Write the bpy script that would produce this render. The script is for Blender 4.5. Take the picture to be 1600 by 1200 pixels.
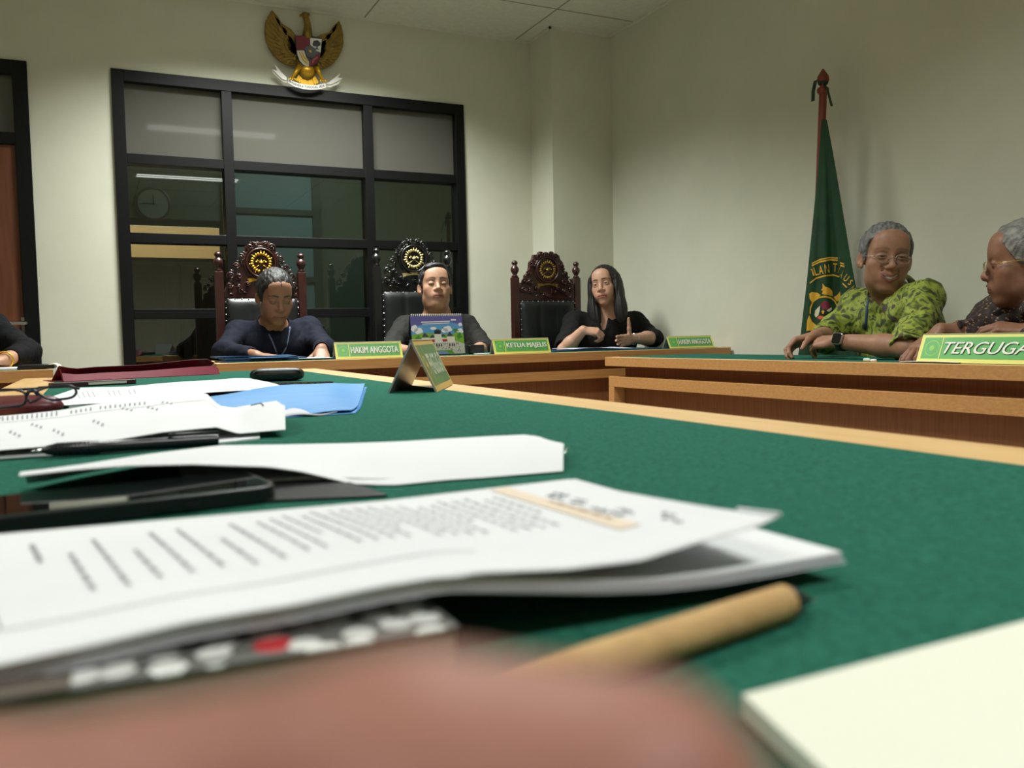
import bpy, bmesh, math, random
import numpy as np
from mathutils import Vector, Matrix
random.seed(7); rng=np.random.RandomState(5)
for o in list(bpy.data.objects): bpy.data.objects.remove(o,do_unlink=True)
SC=bpy.context.scene; COL=SC.collection
# ------------------------------------------------------------------ camera
YAW,PITCH,ROLL,FPX=0.44678569,0.05557422,-0.02085086,1343.19
CZ=0.85
_f=np.array([math.sin(YAW)*math.cos(PITCH),math.cos(YAW)*math.cos(PITCH),-math.sin(PITCH)])
_r=np.array([math.cos(YAW),-math.sin(YAW),0.0]); _u=np.cross(_r,_f)
_c,_s=math.cos(ROLL),math.sin(ROLL)
CR=np.array([_c*_r+_s*_u,-_s*_r+_c*_u,_f])          # right, up, forward
cam=bpy.data.cameras.new('camera'); camo=bpy.data.objects.new('camera',cam); COL.objects.link(camo)
M=Matrix.Identity(4)
for i in range(3):
    M[i][0]=CR[0][i]; M[i][1]=CR[1][i]; M[i][2]=-CR[2][i]
M[2][3]=CZ; camo.matrix_world=M
cam.sensor_width=36; cam.sensor_fit='HORIZONTAL'; cam.lens=FPX/1600*36; cam.clip_start=0.01
cam.dof.use_dof=True; cam.dof.focus_distance=2.8; cam.dof.aperture_fstop=8.8
SC.camera=camo
def ray(x,y): return CR.T@np.array([(x-800)/FPX,-(y-600)/FPX,1.0])
O0=np.array([0,0,CZ])
def AT(x,y,z): d=ray(x,y); return O0+d*(z-CZ)/d[2]
def AY(x,y,Y): d=ray(x,y); return O0+d*Y/d[1]
def AX(x,y,X): d=ray(x,y); return O0+d*X/d[0]
def AD(x,y,D): return O0+ray(x,y)*D
# ------------------------------------------------------------------ world, exposure
W=bpy.data.worlds.new('world'); SC.world=W; W.use_nodes=True
W.node_tree.nodes['Background'].inputs[0].default_value=(0.8,0.85,0.8,1); W.node_tree.nodes['Background'].inputs[1].default_value=0.02
SC.view_settings.view_transform='Standard'; SC.view_settings.look='None'; SC.view_settings.exposure=0.0; SC.view_settings.gamma=1.0
SC.view_settings.use_curve_mapping=False
CEIL=2.8; YW=5.19; XR=3.11
def area(name,loc,sx,sy,power,col,spread=180,rot=(0,0,0)):
    l=bpy.data.lights.new(name,'AREA'); l.shape='RECTANGLE'; l.size=sx; l.size_y=sy; l.energy=power; l.color=col; l.spread=math.radians(spread)
    o=bpy.data.objects.new(name,l); COL.objects.link(o); o.location=loc; o.rotation_euler=rot; return o
LC=(0.97,1.0,0.955)
LIGHTS=[(1.04,4.32),(1.04,1.98),(1.04,-0.47),(-1.6,1.98),(-1.6,-0.47)]
LPOW=[76,33,26,30,18]
for (lx,ly),p in zip(LIGHTS,LPOW): area('fluorescent_lamp_light',(lx,ly,CEIL-0.012),1.12,0.24,p,LC,132)
# behind the glazed partition
area('corridor_light',(1.7,6.9,2.75),1.2,0.4,14,(0.86,1,0.98),170)
area('far_office_added_uplight',(0.4,9.0,1.5),1.4,1.0,70,(1.0,0.80,0.60),180,(math.pi,0,0))  # unseen uplight, added to warm the ceiling of the far office
# ------------------------------------------------------------------ materials
MATS={}
def lin(c): return tuple(((v/255)/12.92 if v/255<=0.04045 else ((v/255+0.055)/1.055)**2.4) for v in c)
def mat(name,rgb,rough=0.6,metal=0.0,spec=0.5,noise=None,bump=None,attr=None,srgb=True,coat=0,sheen=0,sss=0):
    if name in MATS: return MATS[name]
    m=bpy.data.materials.new(name); m.use_nodes=True; nt=m.node_tree; N=nt.nodes; Lk=nt.links
    b=N['Principled BSDF']; c=lin(rgb) if srgb else rgb
    b.inputs['Base Color'].default_value=(*c,1); b.inputs['Roughness'].default_value=rough; b.inputs['Metallic'].default_value=metal
    b.inputs['Specular IOR Level'].default_value=spec
    if coat: b.inputs['Coat Weight'].default_value=coat; b.inputs['Coat Roughness'].default_value=0.15
    if sheen: b.inputs['Sheen Weight'].default_value=sheen
    if sss: b.inputs['Subsurface Weight'].default_value=sss; b.inputs['Subsurface Scale'].default_value=0.006; b.inputs['Subsurface Radius'].default_value=(1,.35,.2)
    tc=N.new('ShaderNodeTexCoord')
    src=None
    if attr:
        a=N.new('ShaderNodeVertexColor'); a.layer_name=attr; src=a.outputs['Color']; Lk.new(src,b.inputs['Base Color'])
    if noise:
        sc,c2,stretch=noise; mp=N.new('ShaderNodeMapping'); mp.inputs['Scale'].default_value=stretch
        Lk.new(tc.outputs['Object'],mp.inputs['Vector'])
        n=N.new('ShaderNodeTexNoise'); n.inputs['Scale'].default_value=sc; n.inputs['Detail'].default_value=6; n.inputs['Roughness'].default_value=0.6
        Lk.new(mp.outputs['Vector'],n.inputs['Vector'])
        r=N.new('ShaderNodeMapRange'); r.inputs['From Min'].default_value=0.35; r.inputs['From Max'].default_value=0.65
        Lk.new(n.outputs['Fac'],r.inputs['Value'])
        mx=N.new('ShaderNodeMix'); mx.data_type='RGBA'; Lk.new(r.outputs['Result'],mx.inputs['Factor'])
        if src: 
            Lk.new(src,mx.inputs['A']); ml=N.new('ShaderNodeMix'); ml.data_type='RGBA'; ml.blend_type='MULTIPLY'; ml.inputs['Factor'].default_value=1
            Lk.new(src,ml.inputs['A']); ml.inputs['B'].default_value=(*c2,1); Lk.new(ml.outputs['Result'],mx.inputs['B'])
        else:
            mx.inputs['A'].default_value=(*c,1); mx.inputs['B'].default_value=(*lin(c2),1)
        Lk.new(mx.outputs['Result'],b.inputs['Base Color'])
    if bump:
        sc,st,stretch=bump; mp=N.new('ShaderNodeMapping'); mp.inputs['Scale'].default_value=stretch
        Lk.new(tc.outputs['Object'],mp.inputs['Vector']); n=N.new('ShaderNodeTexNoise'); n.inputs['Scale'].default_value=sc; n.inputs['Detail'].default_value=4
        Lk.new(mp.outputs['Vector'],n.inputs['Vector']); bp=N.new('ShaderNodeBump'); bp.inputs['Strength'].default_value=st; bp.inputs['Distance'].default_value=0.004
        Lk.new(n.outputs['Fac'],bp.inputs['Height']); Lk.new(bp.outputs['Normal'],b.inputs['Normal'])
    MATS[name]=m; return m
U=(1,1,1)
m_wall=mat('painted_wall',(213,212,194),0.75,noise=(3,(207,207,188),U),bump=(180,0.08,U))
m_ceil=mat('ceiling_board',(222,222,208),0.85,noise=(25,(212,212,198),U))
m_ceilgrid=mat('ceiling_joint',(150,150,138),0.8)
m_floor=mat('floor_tile',(170,165,150),0.3)
m_frame=mat('black_aluminium',(8,9,10),0.45,spec=0.25)
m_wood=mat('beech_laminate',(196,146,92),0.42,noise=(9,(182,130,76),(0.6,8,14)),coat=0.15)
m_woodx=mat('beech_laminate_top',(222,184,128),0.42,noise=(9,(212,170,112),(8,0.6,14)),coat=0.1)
m_wooddark=mat('beech_panel_shade_tint',(150,98,64),0.5,noise=(10,(134,84,52),(12,12,0.6)))  # darker copy of the beech, recess shade put into the panel colour
m_cloth=mat('green_felt',(30,84,70),0.95,noise=(260,(44,106,88),U),bump=(420,0.5,U),spec=0.1)
m_doorwood=mat('brown_door',(112,66,40),0.45,noise=(6,(96,54,32),(10,10,0.7)))
m_cab=mat('cabinet_brown',(92,70,58),0.5,noise=(6,(78,58,48),(9,9,0.6)))
m_mahog=mat('mahogany',(62,28,23),0.32,noise=(12,(44,19,16),(6,6,1)),coat=0.3)
m_black=mat('black_lacquer_wood',(22,22,22),0.3,coat=0.4)
m_leather=mat('black_leather',(22,25,25),0.38,bump=(90,0.12,U),spec=0.5)
m_gold=mat('gold_paint',(206,160,48),0.35,0.7)
m_golddull=mat('antique_gold',(150,120,48),0.42,0.45,noise=(30,(120,96,36),U))
m_goldbright=mat('bright_gold',(222,172,48),0.3,0.6)
m_goldpale=mat('pale_gold',(225,205,140),0.35,0.7)
m_white=mat('white_paint',(235,233,225),0.5)
m_paper=mat('paper',(226,227,229),0.8,spec=0.2,noise=(5,(219,220,223),U))
m_paperblue=mat('paper_cut_edge',(205,204,212),0.85)
m_ink=mat('printed_ink',(146,146,150),0.8)
m_inkd=mat('dark_ink',(70,72,84),0.8)
m_orange=mat('beige_highlight',(222,204,184),0.8)
m_blackpl=mat('black_plastic',(18,18,20),0.3)
m_metal=mat('polished_metal',(200,200,200),0.2,1.0)
m_glasslens=None
def glassmat(name,rough=0.0,tint=(1,1,1),ior=1.45,refl=None):
    m=bpy.data.materials.new(name); m.use_nodes=True; nt=m.node_tree; N=nt.nodes; Lk=nt.links; N.remove(N['Principled BSDF'])
    t=N.new('ShaderNodeBsdfTransparent'); t.inputs[0].default_value=(*tint,1)
    g=N.new('ShaderNodeBsdfGlossy'); g.inputs['Roughness'].default_value=rough
    mx=N.new('ShaderNodeMixShader')
    if refl is None:
        fr=N.new('ShaderNodeFresnel'); fr.inputs[0].default_value=ior; Lk.new(fr.outputs[0],mx.inputs[0])
    else: mx.inputs[0].default_value=refl
    Lk.new(t.outputs[0],mx.inputs[1]); Lk.new(g.outputs[0],mx.inputs[2]); Lk.new(mx.outputs[0],N['Material Output'].inputs[0]); return m
m_pane=glassmat('window_glass',0.0,(0.62,0.68,0.64),refl=0.13)
m_lens=glassmat('spectacle_lens',0.0,(0.96,0.97,0.97),1.5)
def emis(name,col,st):
    m=bpy.data.materials.new(name); m.use_nodes=True; b=m.node_tree.nodes['Principled BSDF']; b.inputs['Base Color'].default_value=(0.8,0.8,0.8,1)
    b.inputs['Emission Color'].default_value=(*col,1); b.inputs['Emission Strength'].default_value=st; return m
m_tube=emis('lit_fluorescent_tube',(1,1,0.95),4.0)
# ------------------------------------------------------------------ object helpers
def tag(o,label=None,cat=None,group=None,kind=None):
    if label: o['label']=label
    if cat: o['category']=cat
    if group: o['group']=group
    if kind: o['kind']=kind
    return o
def thing(name,label,cat,loc=(0,0,0),group=None):
    o=bpy.data.objects.new(name,None); o.empty_display_size=0.05; COL.objects.link(o); o.location=tuple(float(v) for v in loc); return tag(o,label,cat,group)
def wm(o):
    m=Matrix.Translation(o.location)@o.rotation_euler.to_matrix().to_4x4()
    return (wm(o.parent)@o.matrix_parent_inverse@m) if o.parent else m
class MB:
    def __init__(s): s.v=[];s.f=[];s.m=[];s.n=0
    def add(s,V,F,mi=0):
        V=np.asarray(V,float); s.v.append(V)
        for f in F: s.f.append(tuple(i+s.n for i in f)); s.m.append(mi)
        s.n+=len(V); return s
    def box(s,lo,hi,mi=0,R=None,c=None):
        lo=np.array(lo,float);hi=np.array(hi,float)
        V=np.array([[(lo,hi)[i][0],(lo,hi)[j][1],(lo,hi)[k][2]] for i in(0,1) for j in(0,1) for k in(0,1)])
        if R is not None: V=(V@np.asarray(R).T)+np.asarray(c)
        return s.add(V,[(0,1,3,2),(4,6,7,5),(0,4,5,1),(2,3,7,6),(0,2,6,4),(1,5,7,3)],mi)
    def prism(s,P,z0,z1,mi=0,M=None):       # P: 2D outline, extruded along local z; M: 3x3 cols + origin
        n=len(P); P=np.asarray(P,float)
        V=np.vstack([np.c_[P,np.full(n,z0)],np.c_[P,np.full(n,z1)]])
        if M is not None: V=V@np.asarray(M[0]).T+np.asarray(M[1])
        F=[tuple(range(n-1,-1,-1)),tuple(range(n,2*n))]+[(i,(i+1)%n,n+(i+1)%n,n+i) for i in range(n)]
        return s.add(V,F,mi)
    def tube(s,P,r,n=10,mi=0,cap=True):
        P=np.asarray(P,float); m=len(P); r=np.broadcast_to(np.asarray(r,float),(m,))
        T=np.gradient(P,axis=0); T/=np.linalg.norm(T,axis=1)[:,None]+1e-12
        a=np.array([0,0,1.0]) if abs(T[0][2])<0.9 else np.array([1.0,0,0])
        V=[]; u=np.cross(T[0],a); u/=np.linalg.norm(u)
        for i in range(m):
            u=u-T[i]*(u@T[i]); u/=np.linalg.norm(u)+1e-12; w=np.cross(T[i],u)
            for k in range(n):
                t=2*math.pi*k/n; V.append(P[i]+r[i]*(math.cos(t)*u+math.sin(t)*w))
        F=[(i*n+k,i*n+(k+1)%n,(i+1)*n+(k+1)%n,(i+1)*n+k) for i in range(m-1) for k in range(n)]
        if cap: F+= [tuple(range(n-1,-1,-1)),tuple((m-1)*n+k for k in range(n))]
        return s.add(V,F,mi)
    def lathe(s,prof,c,n=20,mi=0,R=None):   # prof [(r,z)]
        V=[];m=len(prof)
        for r,z in prof:
            for k in range(n): t=2*math.pi*k/n; V.append((r*math.cos(t),r*math.sin(t),z))
        V=np.array(V,float)
        if R is not None: V=V@np.asarray(R).T
        V=V+np.asarray(c)
        F=[(i*n+k,i*n+(k+1)%n,(i+1)*n+(k+1)%n,(i+1)*n+k) for i in range(m-1) for k in range(n)]+[tuple(range(n-1,-1,-1)),tuple((m-1)*n+k for k in range(n))]
        return s.add(V,F,mi)
    def ell(s,c,r,n=12,mi=0,R=None):
        V=[];F=[]
        for i in range(n+1):
            a=math.pi*i/n
            for k in range(2*n): t=math.pi*k/n; V.append((math.sin(a)*math.cos(t),math.sin(a)*math.sin(t),math.cos(a)))
        V=np.array(V)*np.asarray(r,float)
        if R is not None: V=V@np.asarray(R).T
        V+=np.asarray(c); w=2*n
        F=[(i*w+k,(i+1)*w+k,(i+1)*w+(k+1)%w,i*w+(k+1)%w) for i in range(n) for k in range(w)]
        return s.add(V,F,mi)
    def grid(s,G,mi=0,thick=0.0,close=False):  # G (nu,nv,3); thick -> closed slab below
        G=np.asarray(G,float); nu,nv=G.shape[:2]
        if not thick:
            F=[(i*nv+j,(i+1)*nv+j,(i+1)*nv+j+1,i*nv+j+1) for i in range(nu-1) for j in range(nv-1)]
            return s.add(G.reshape(-1,3),F,mi)
        du=np.gradient(G,axis=0); dv=np.gradient(G,axis=1); nn=np.cross(du,dv); nn/=np.linalg.norm(nn,axis=2)[:,:,None]+1e-12
        B=G-nn*thick; V=np.vstack([G.reshape(-1,3),B.reshape(-1,3)]); k=nu*nv
        F=[(i*nv+j,(i+1)*nv+j,(i+1)*nv+j+1,i*nv+j+1) for i in range(nu-1) for j in range(nv-1)]
        F+=[tuple(x+k for x in f[::-1]) for f in F]
        e=[i*nv for i in range(nu)]+[(nu-1)*nv+j for j in range(1,nv)]+[i*nv+nv-1 for i in range(nu-2,-1,-1)]+[j for j in range(nv-2,0,-1)]
        F+=[(e[(q+1)%len(e)],e[q],e[q]+k,e[(q+1)%len(e)]+k) for q in range(len(e))]
        return s.add(V,F,mi)
    def build(s,name,mats,parent=None,smooth=False,bevel=0,label=None,kind=None,auto=None):
        V=np.vstack(s.v); me=bpy.data.meshes.new(name)
        if not isinstance(mats,(list,tuple)): mats=[mats]
        o=bpy.data.objects.new(name,me); COL.objects.link(o)
        if parent is not None:
            o.parent=parent; o.matrix_parent_inverse=wm(parent).inverted()
        else:
            c=(V.min(0)+V.max(0))/2; c[2]=V[:,2].min(); V=V-c; o.location=tuple(c)
        me.from_pydata([tuple(map(float,v)) for v in V],[],s.f)
        for m in mats: me.materials.append(m)
        if len(mats)>1: me.polygons.foreach_set('material_index',s.m)
        bm=bmesh.new(); bm.from_mesh(me); bmesh.ops.recalc_face_normals(bm,faces=bm.faces); bm.to_mesh(me); bm.free()
        if smooth: me.polygons.foreach_set('use_smooth',[True]*len(me.polygons))
        me.update()
        if auto: 
            try: me.set_sharp_from_angle(angle=math.radians(auto))
            except Exception: pass
        if bevel:
            md=o.modifiers.new('bevel','BEVEL'); md.width=bevel; md.segments=2; md.limit_method='ANGLE'
        if label: o['label']=label
        if kind: o['kind']=kind
        return o
def text_mesh(body,size,bold=0.0,shear=0.0,align='CENTER',depth=0.0,spacing=1.0):
    cu=bpy.data.curves.new('t','FONT'); cu.body=body; cu.size=size; cu.align_x=align; cu.align_y='CENTER'; cu.offset=bold; cu.shear=shear; cu.extrude=depth; cu.space_character=spacing
    cu.resolution_u=3
    o=bpy.data.objects.new('t',cu); COL.objects.link(o); dg=bpy.context.evaluated_depsgraph_get(); me=bpy.data.meshes.new_from_object(o.evaluated_get(dg))
    V=np.array([v.co[:] for v in me.vertices]) if len(me.vertices) else np.zeros((0,3)); F=[tuple(p.vertices) for p in me.polygons]
    bpy.data.objects.remove(o,do_unlink=True); bpy.data.meshes.remove(me); bpy.data.curves.remove(cu); return V,F
def frame(o,x,y,z=None):
    x=np.asarray(x,float); x/=np.linalg.norm(x); y=np.asarray(y,float); y=y-x*(x@y); y/=np.linalg.norm(y); z=np.cross(x,y)
    return (np.array([x,y,z]).T,np.asarray(o,float))
def TF(M,V): V=np.asarray(V,float); return V@M[0].T+M[1]
def fit_text(body,w,h,M,mb,mi=0,bold=0.0,shear=0.0,off=0.0012,depth=0.0):
    V,F=text_mesh(body,1.0,bold,shear); 
    if not len(V): return
    lo,hi=V.min(0),V.max(0); V=V-(lo+hi)/2; V[:,0]*=w/(hi[0]-lo[0]); V[:,1]*=h/(hi[1]-lo[1]); V[:,2]=off+(V[:,2]*0 if not depth else V[:,2]); mb.add(TF(M,V),F,mi)
def struct(mb,name,mats,**k):
    o=mb.build(name,mats,**k); o['kind']='structure'; return o
# ------------------------------------------------------------------ room shell
XL=-3.6; YB=-2.6
struct(MB().box((XL-.1,YB-.1,-.1),(XR+.1,YW+.1,0)),'floor',m_floor)
struct(MB().box((XL-.1,YB-.1,CEIL),(XR+.1,YW+.12,CEIL+.1)),'ceiling',m_ceil)
w0=AY(172.5,108,YW); w1=AY(722.8,164.5,YW); WX0,WX1,WZ1=w0[0],w1[0],(w0[2]+w1[2])/2
WZ0=0.52
DX1=AY(41.5,97,YW)[0]; DZ1=AY(41.5,97,YW)[2]; DX0=DX1-1.0
mb=MB()
for lo,hi in(((XL,0),(DX0,CEIL)),((DX0,DZ1),(DX1,CEIL)),((DX1,0),(WX0,CEIL)),((WX0,WZ1),(WX1,CEIL)),((WX0,0),(WX1,WZ0)),((WX1,0),(XR+.1,CEIL))):
    mb.box((lo[0],YW,lo[1]),(hi[0],YW+.12,hi[1]))
struct(mb,'wall_back',m_wall)
struct(MB().box((XR,YB,0),(XR+.1,YW,CEIL)),'wall_right',m_wall)
struct(MB().box((XL-.1,YB,0),(XL,YW,CEIL)),'wall_left',m_wall)
struct(MB().box((XL,YB-.1,0),(XR,YB,CEIL)),'wall_front',m_wall)
px0=AY(829,200,YW)[0]
struct(MB().box((px0,4.89,0),(XR,YW,CEIL)),'wall_column',m_wall)
# ceiling joints
mb=MB()
for X in (1.54,2.56,0.52,-0.5,-1.52,-2.54): mb.box((X-.004,YB,CEIL-.002),(X+.004,YW,CEIL+.001))
for Y in (4.61,3.4,2.2,1.0,-.2,-1.4): mb.box((XL,Y-.004,CEIL-.002),(XR,Y+.004,CEIL+.001))
struct(mb,'trim_1',m_ceilgrid)
mb=MB(); mb.box((XL,YW-.012,CEIL-.014),(px0,YW,CEIL)); mb.box((XR-.012,YB,CEIL-.014),(XR,4.89,CEIL)); mb.box((px0-.012,4.878,CEIL-.014),(XR,4.89,CEIL)); mb.box((px0-.012,4.878,CEIL-.014),(px0,YW,CEIL))
struct(mb,'trim_2',m_ceil)
# glazed partition = window_1
MX=[AY(355,200,YW)[0],AY(575,220,YW)[0]]
MZ=[AY(191,247,YW)[2],AY(195,371,YW)[2],AY(203,491,YW)[2]]
mb=MB(); fr=.062; y0,y1=YW-.02,YW+.09
mb.box((WX0,y0,WZ0),(WX0+fr,y1,WZ1)); mb.box((WX1-fr,y0,WZ0),(WX1,y1,WZ1)); mb.box((WX0+fr,y0+.001,WZ1-fr),(WX1-fr,y1,WZ1)); mb.box((WX0+fr,y0+.001,WZ0),(WX1-fr,y1,WZ0+fr))
for x in MX: mb.box((x-.028,y0+.003,WZ0+fr),(x+.028,y1,WZ1-fr))
for z in MZ: mb.box((WX0+fr,y0+.005,z-.027),(WX1-fr,y1-.002,z+.027))
win=struct(mb,'window_1',m_frame,bevel=.002)
xs=[WX0+fr]+MX+[WX1-fr]; zs=[WZ0+fr]+MZ[::-1]+[WZ1-fr]
m_panel=mat('grey_coated_panel',(88,87,81),0.05,spec=0.6)
for i in range(3):
    for j in range(4):
        b=MB().box((xs[i]+(.028 if i else -.01),YW+.03,zs[j]-.01),(xs[i+1]+.01,YW+.036,zs[j+1]+.01))
        o=b.build('pane',m_pane if j<3 else m_panel,win)
        if j==3: o['label']='grey panel in the top row'
# door
mb=MB(); y0,y1=YW-.02,YW+.1
mb.box((DX1-.07,y0,0),(DX1,y1,DZ1)); mb.box((DX0,y0,0),(DX0+.07,y1,DZ1)); mb.box((DX0+.07,y0+.001,DZ1-.07),(DX1-.07,y1,DZ1))
tz=AY(20,217,YW)[2]; mb.box((DX0+.07,y0+.002,tz-.03),(DX1-.07,y1,tz+.03))
door=struct(mb,'door_1',m_frame,bevel=.002)
MB().box((DX0+.05,YW+.03,tz),(DX1-.05,YW+.036,DZ1-.05)).build('transom_panel',m_panel,door)
mb=MB(); mb.box((DX0+.07,YW+.01,0),(DX1-.07,YW+.05,tz-.03)); 
mb.box((DX0+.07,YW+.0,0),(DX0+.2,YW+.02,tz-.03)); mb.box((DX1-.20,YW+.0,0),(DX1-.07,YW+.02,tz-.03)); mb.box((DX0+.2,YW+.0,tz-.2),(DX1-.2,YW+.02,tz-.03))
mb.box((DX0+.2,YW,.95),(DX1-.2,YW+.02,1.1))
leaf=mb.build('door_leaf',m_doorwood,door,bevel=.003)
hp=AY(42,520,YW)
mb=MB(); mb.box((hp[0]-.022,YW-.010,hp[2]-.09),(hp[0]+.022,YW+.0,hp[2]+.08)); mb.tube([hp+[0,-.01,.05],hp+[0,-.05,.05]],.009); mb.tube([hp+[0,-.05,.05],hp+[-.11,-.052,.052]],.009); mb.tube([hp+[0.003,-.002,-.06],hp+[0.003,-.022,-.06]],.014)
mb.build('door_handle',m_metal,leaf,smooth=True,auto=40)
# room beyond the glass
mb=MB(); YF=7.9
zb=AY(195,350,YF)[2]; zo=AY(300,404,YF)[2]; xo1=AY(345,380,YF)[0]
m_far=mat('far_corridor_wall',(120,128,112),0.7)
pass
mb=MB(); mb.box((-2.5,YF,zb+.0),(xo1,YF+.1,2.8)); mb.box((-2.5,YF,0),(xo1,YF+.1,zo)); mb.box((xo1,YF,0),(4.2,YF+.1,2.8)); struct(mb,'wall_corridor',m_far)
struct(MB().box((-2.5,YW+.13,-.1),(4.2,YF+.1,0)),'floor_corridor',m_floor); struct(MB().box((-2.6,YW+.13,0),(-2.5,YF,2.8)),'wall_corridor_left',m_far); struct(MB().box((4.2,YW+.13,0),(4.3,YF,2.8)),'wall_corridor_right',m_far)
struct(MB().box((-2.6,YW+.12,2.8),(4.3,YF+.1,2.9)),'ceiling_corridor',m_ceil)
mb=MB(); mb.box((-1.2,YF+.1,zo-.6),(2.2,YF+3,zo-.5)); mb.box((-1.2,YF+3,zo-.5),(2.2,YF+3.1,2.7)); mb.box((-1.3,YF+.1,zo-.5),(-1.2,YF+3,2.7)); mb.box((2.2,YF+.1,zo-.5),(2.3,YF+3,2.7)); mb.box((-1.3,YF+.1,2.7),(2.3,YF+3.1,2.8))
struct(mb,'wall_far_office',mat('far_office_paint',(226,212,184),0.7))
mb=MB(); mb.box((-2.2,YF-.03,zb-.01),(xo1+.06,YF+.0,zb+.05)); mb.box((xo1-.01,YF-.03,zo),(xo1+.06,YF,zb)); mb.box((-2.2,YF-.03,zo-.05),(xo1+.06,YF,zo+.0))
struct(mb,'window_2',m_frame)
ca,cb=AY(357,258,YF),AY(487,335,YF)
mb=MB(); m_bluish=mat('pale_blue_glass_door',(150,176,182),0.25)
mb.box((ca[0],YF-.02,0),(cb[0],YF-.005,2.6),0); mb.box((cb[0]-.0,YF-.04,0),(cb[0]+.07,YF-.0,2.7),1); mb.box((ca[0]-.07,YF-.04,0),(ca[0],YF,2.7),1); mb.box((ca[0],YF-.04,cb[2]-.02),(cb[0],YF-.0,cb[2]+.03),1); mb.box((ca[0],YF-.04,cb[2]-.62),(cb[0],YF-.0,cb[2]-.57),1)
struct(mb,'door_2',[m_bluish,mat('grey_green_frame',(92,98,90),0.5)])
# cabinets in the corridor
for k in range(4):
    x0=-.9+k*.5
    t=thing('cabinet',['brown panelled cabinet far left behind the glass partition','brown panelled cabinet second from left behind the glass partition','brown panelled cabinet behind the left glass pane','brown panelled cabinet below the warm lit opening, nearest the pale door'][k],'cabinet',(x0+.25,YF-.25,0),'cabinets in the room beyond the glass')
    MB().box((x0+.002,YF-.45,0),(x0+.498,YF-.05,zo-.07)).build('body',m_cab,t,bevel=.003)
    mb=MB(); mb.box((x0+.02,YF-.47,.05),(x0+.478,YF-.451,zo-.1)); mb.box((x0+.09,YF-.478,.15),(x0+.41,YF-.47,zo-.2)); mb.build('cabinet_door',m_cab,t,bevel=.004)
c=AY(240,318,YF-.03)
ck=thing('wall_clock','round pale wall clock on the far wall, seen through the left glass pane','clock',(c[0],YF-.0,c[2]))
Rc=np.array([[1,0,0],[0,0,-1],[0,1,0]],float)
MB().lathe([(.13,0),(.14,.01),(.14,.03),(.125,.035),(.122,.02)],(c[0],YF-.0,c[2]),36,R=Rc).build('rim',mat('clock_rim',(70,74,66),0.4),ck,smooth=True,auto=30)
MB().lathe([(.122,.018),(.122,.022)],(c[0],YF-.0,c[2]),36,R=Rc).build('dial',mat('clock_dial',(170,174,160),0.5),ck)
mb=MB(); mb.box((c[0]-.004,YF-.026,c[2]-.01),(c[0]+.004,YF-.023,c[2]+.07)); mb.box((c[0]-.09,YF-.026,c[2]-.003),(c[0]+.01,YF-.023,c[2]+.003)); mb.build('hands',m_frame,ck)
# ceiling lamps
labs=['recessed fluorescent ceiling lamp nearest the back wall','recessed fluorescent ceiling lamp over the gap between the tables','recessed fluorescent ceiling lamp almost above the camera','recessed fluorescent ceiling lamp over the left side of the room','recessed fluorescent ceiling lamp at the rear left of the room']
for (lx,ly),lb in zip(LIGHTS,labs):
    t=thing('ceiling_lamp',lb,'lamp',(lx,ly,CEIL),'fluorescent ceiling lamps')
    mb=MB(); 
    mb.box((lx-.6,ly-.15,CEIL-.008),(lx+.6,ly-.13,CEIL)); mb.box((lx-.6,ly+.13,CEIL-.008),(lx+.6,ly+.15,CEIL)); mb.box((lx-.6,ly-.13,CEIL-.008),(lx-.58,ly+.13,CEIL)); mb.box((lx+.58,ly-.13,CEIL-.008),(lx+.6,ly+.13,CEIL))
    mb.build('housing',m_white,t)
    for s in(-1,1): MB().tube([(lx-.56,ly+s*.06,CEIL-.006),(lx+.56,ly+s*.06,CEIL-.006)],.0055,8).build('tube',m_tube,t)
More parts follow.
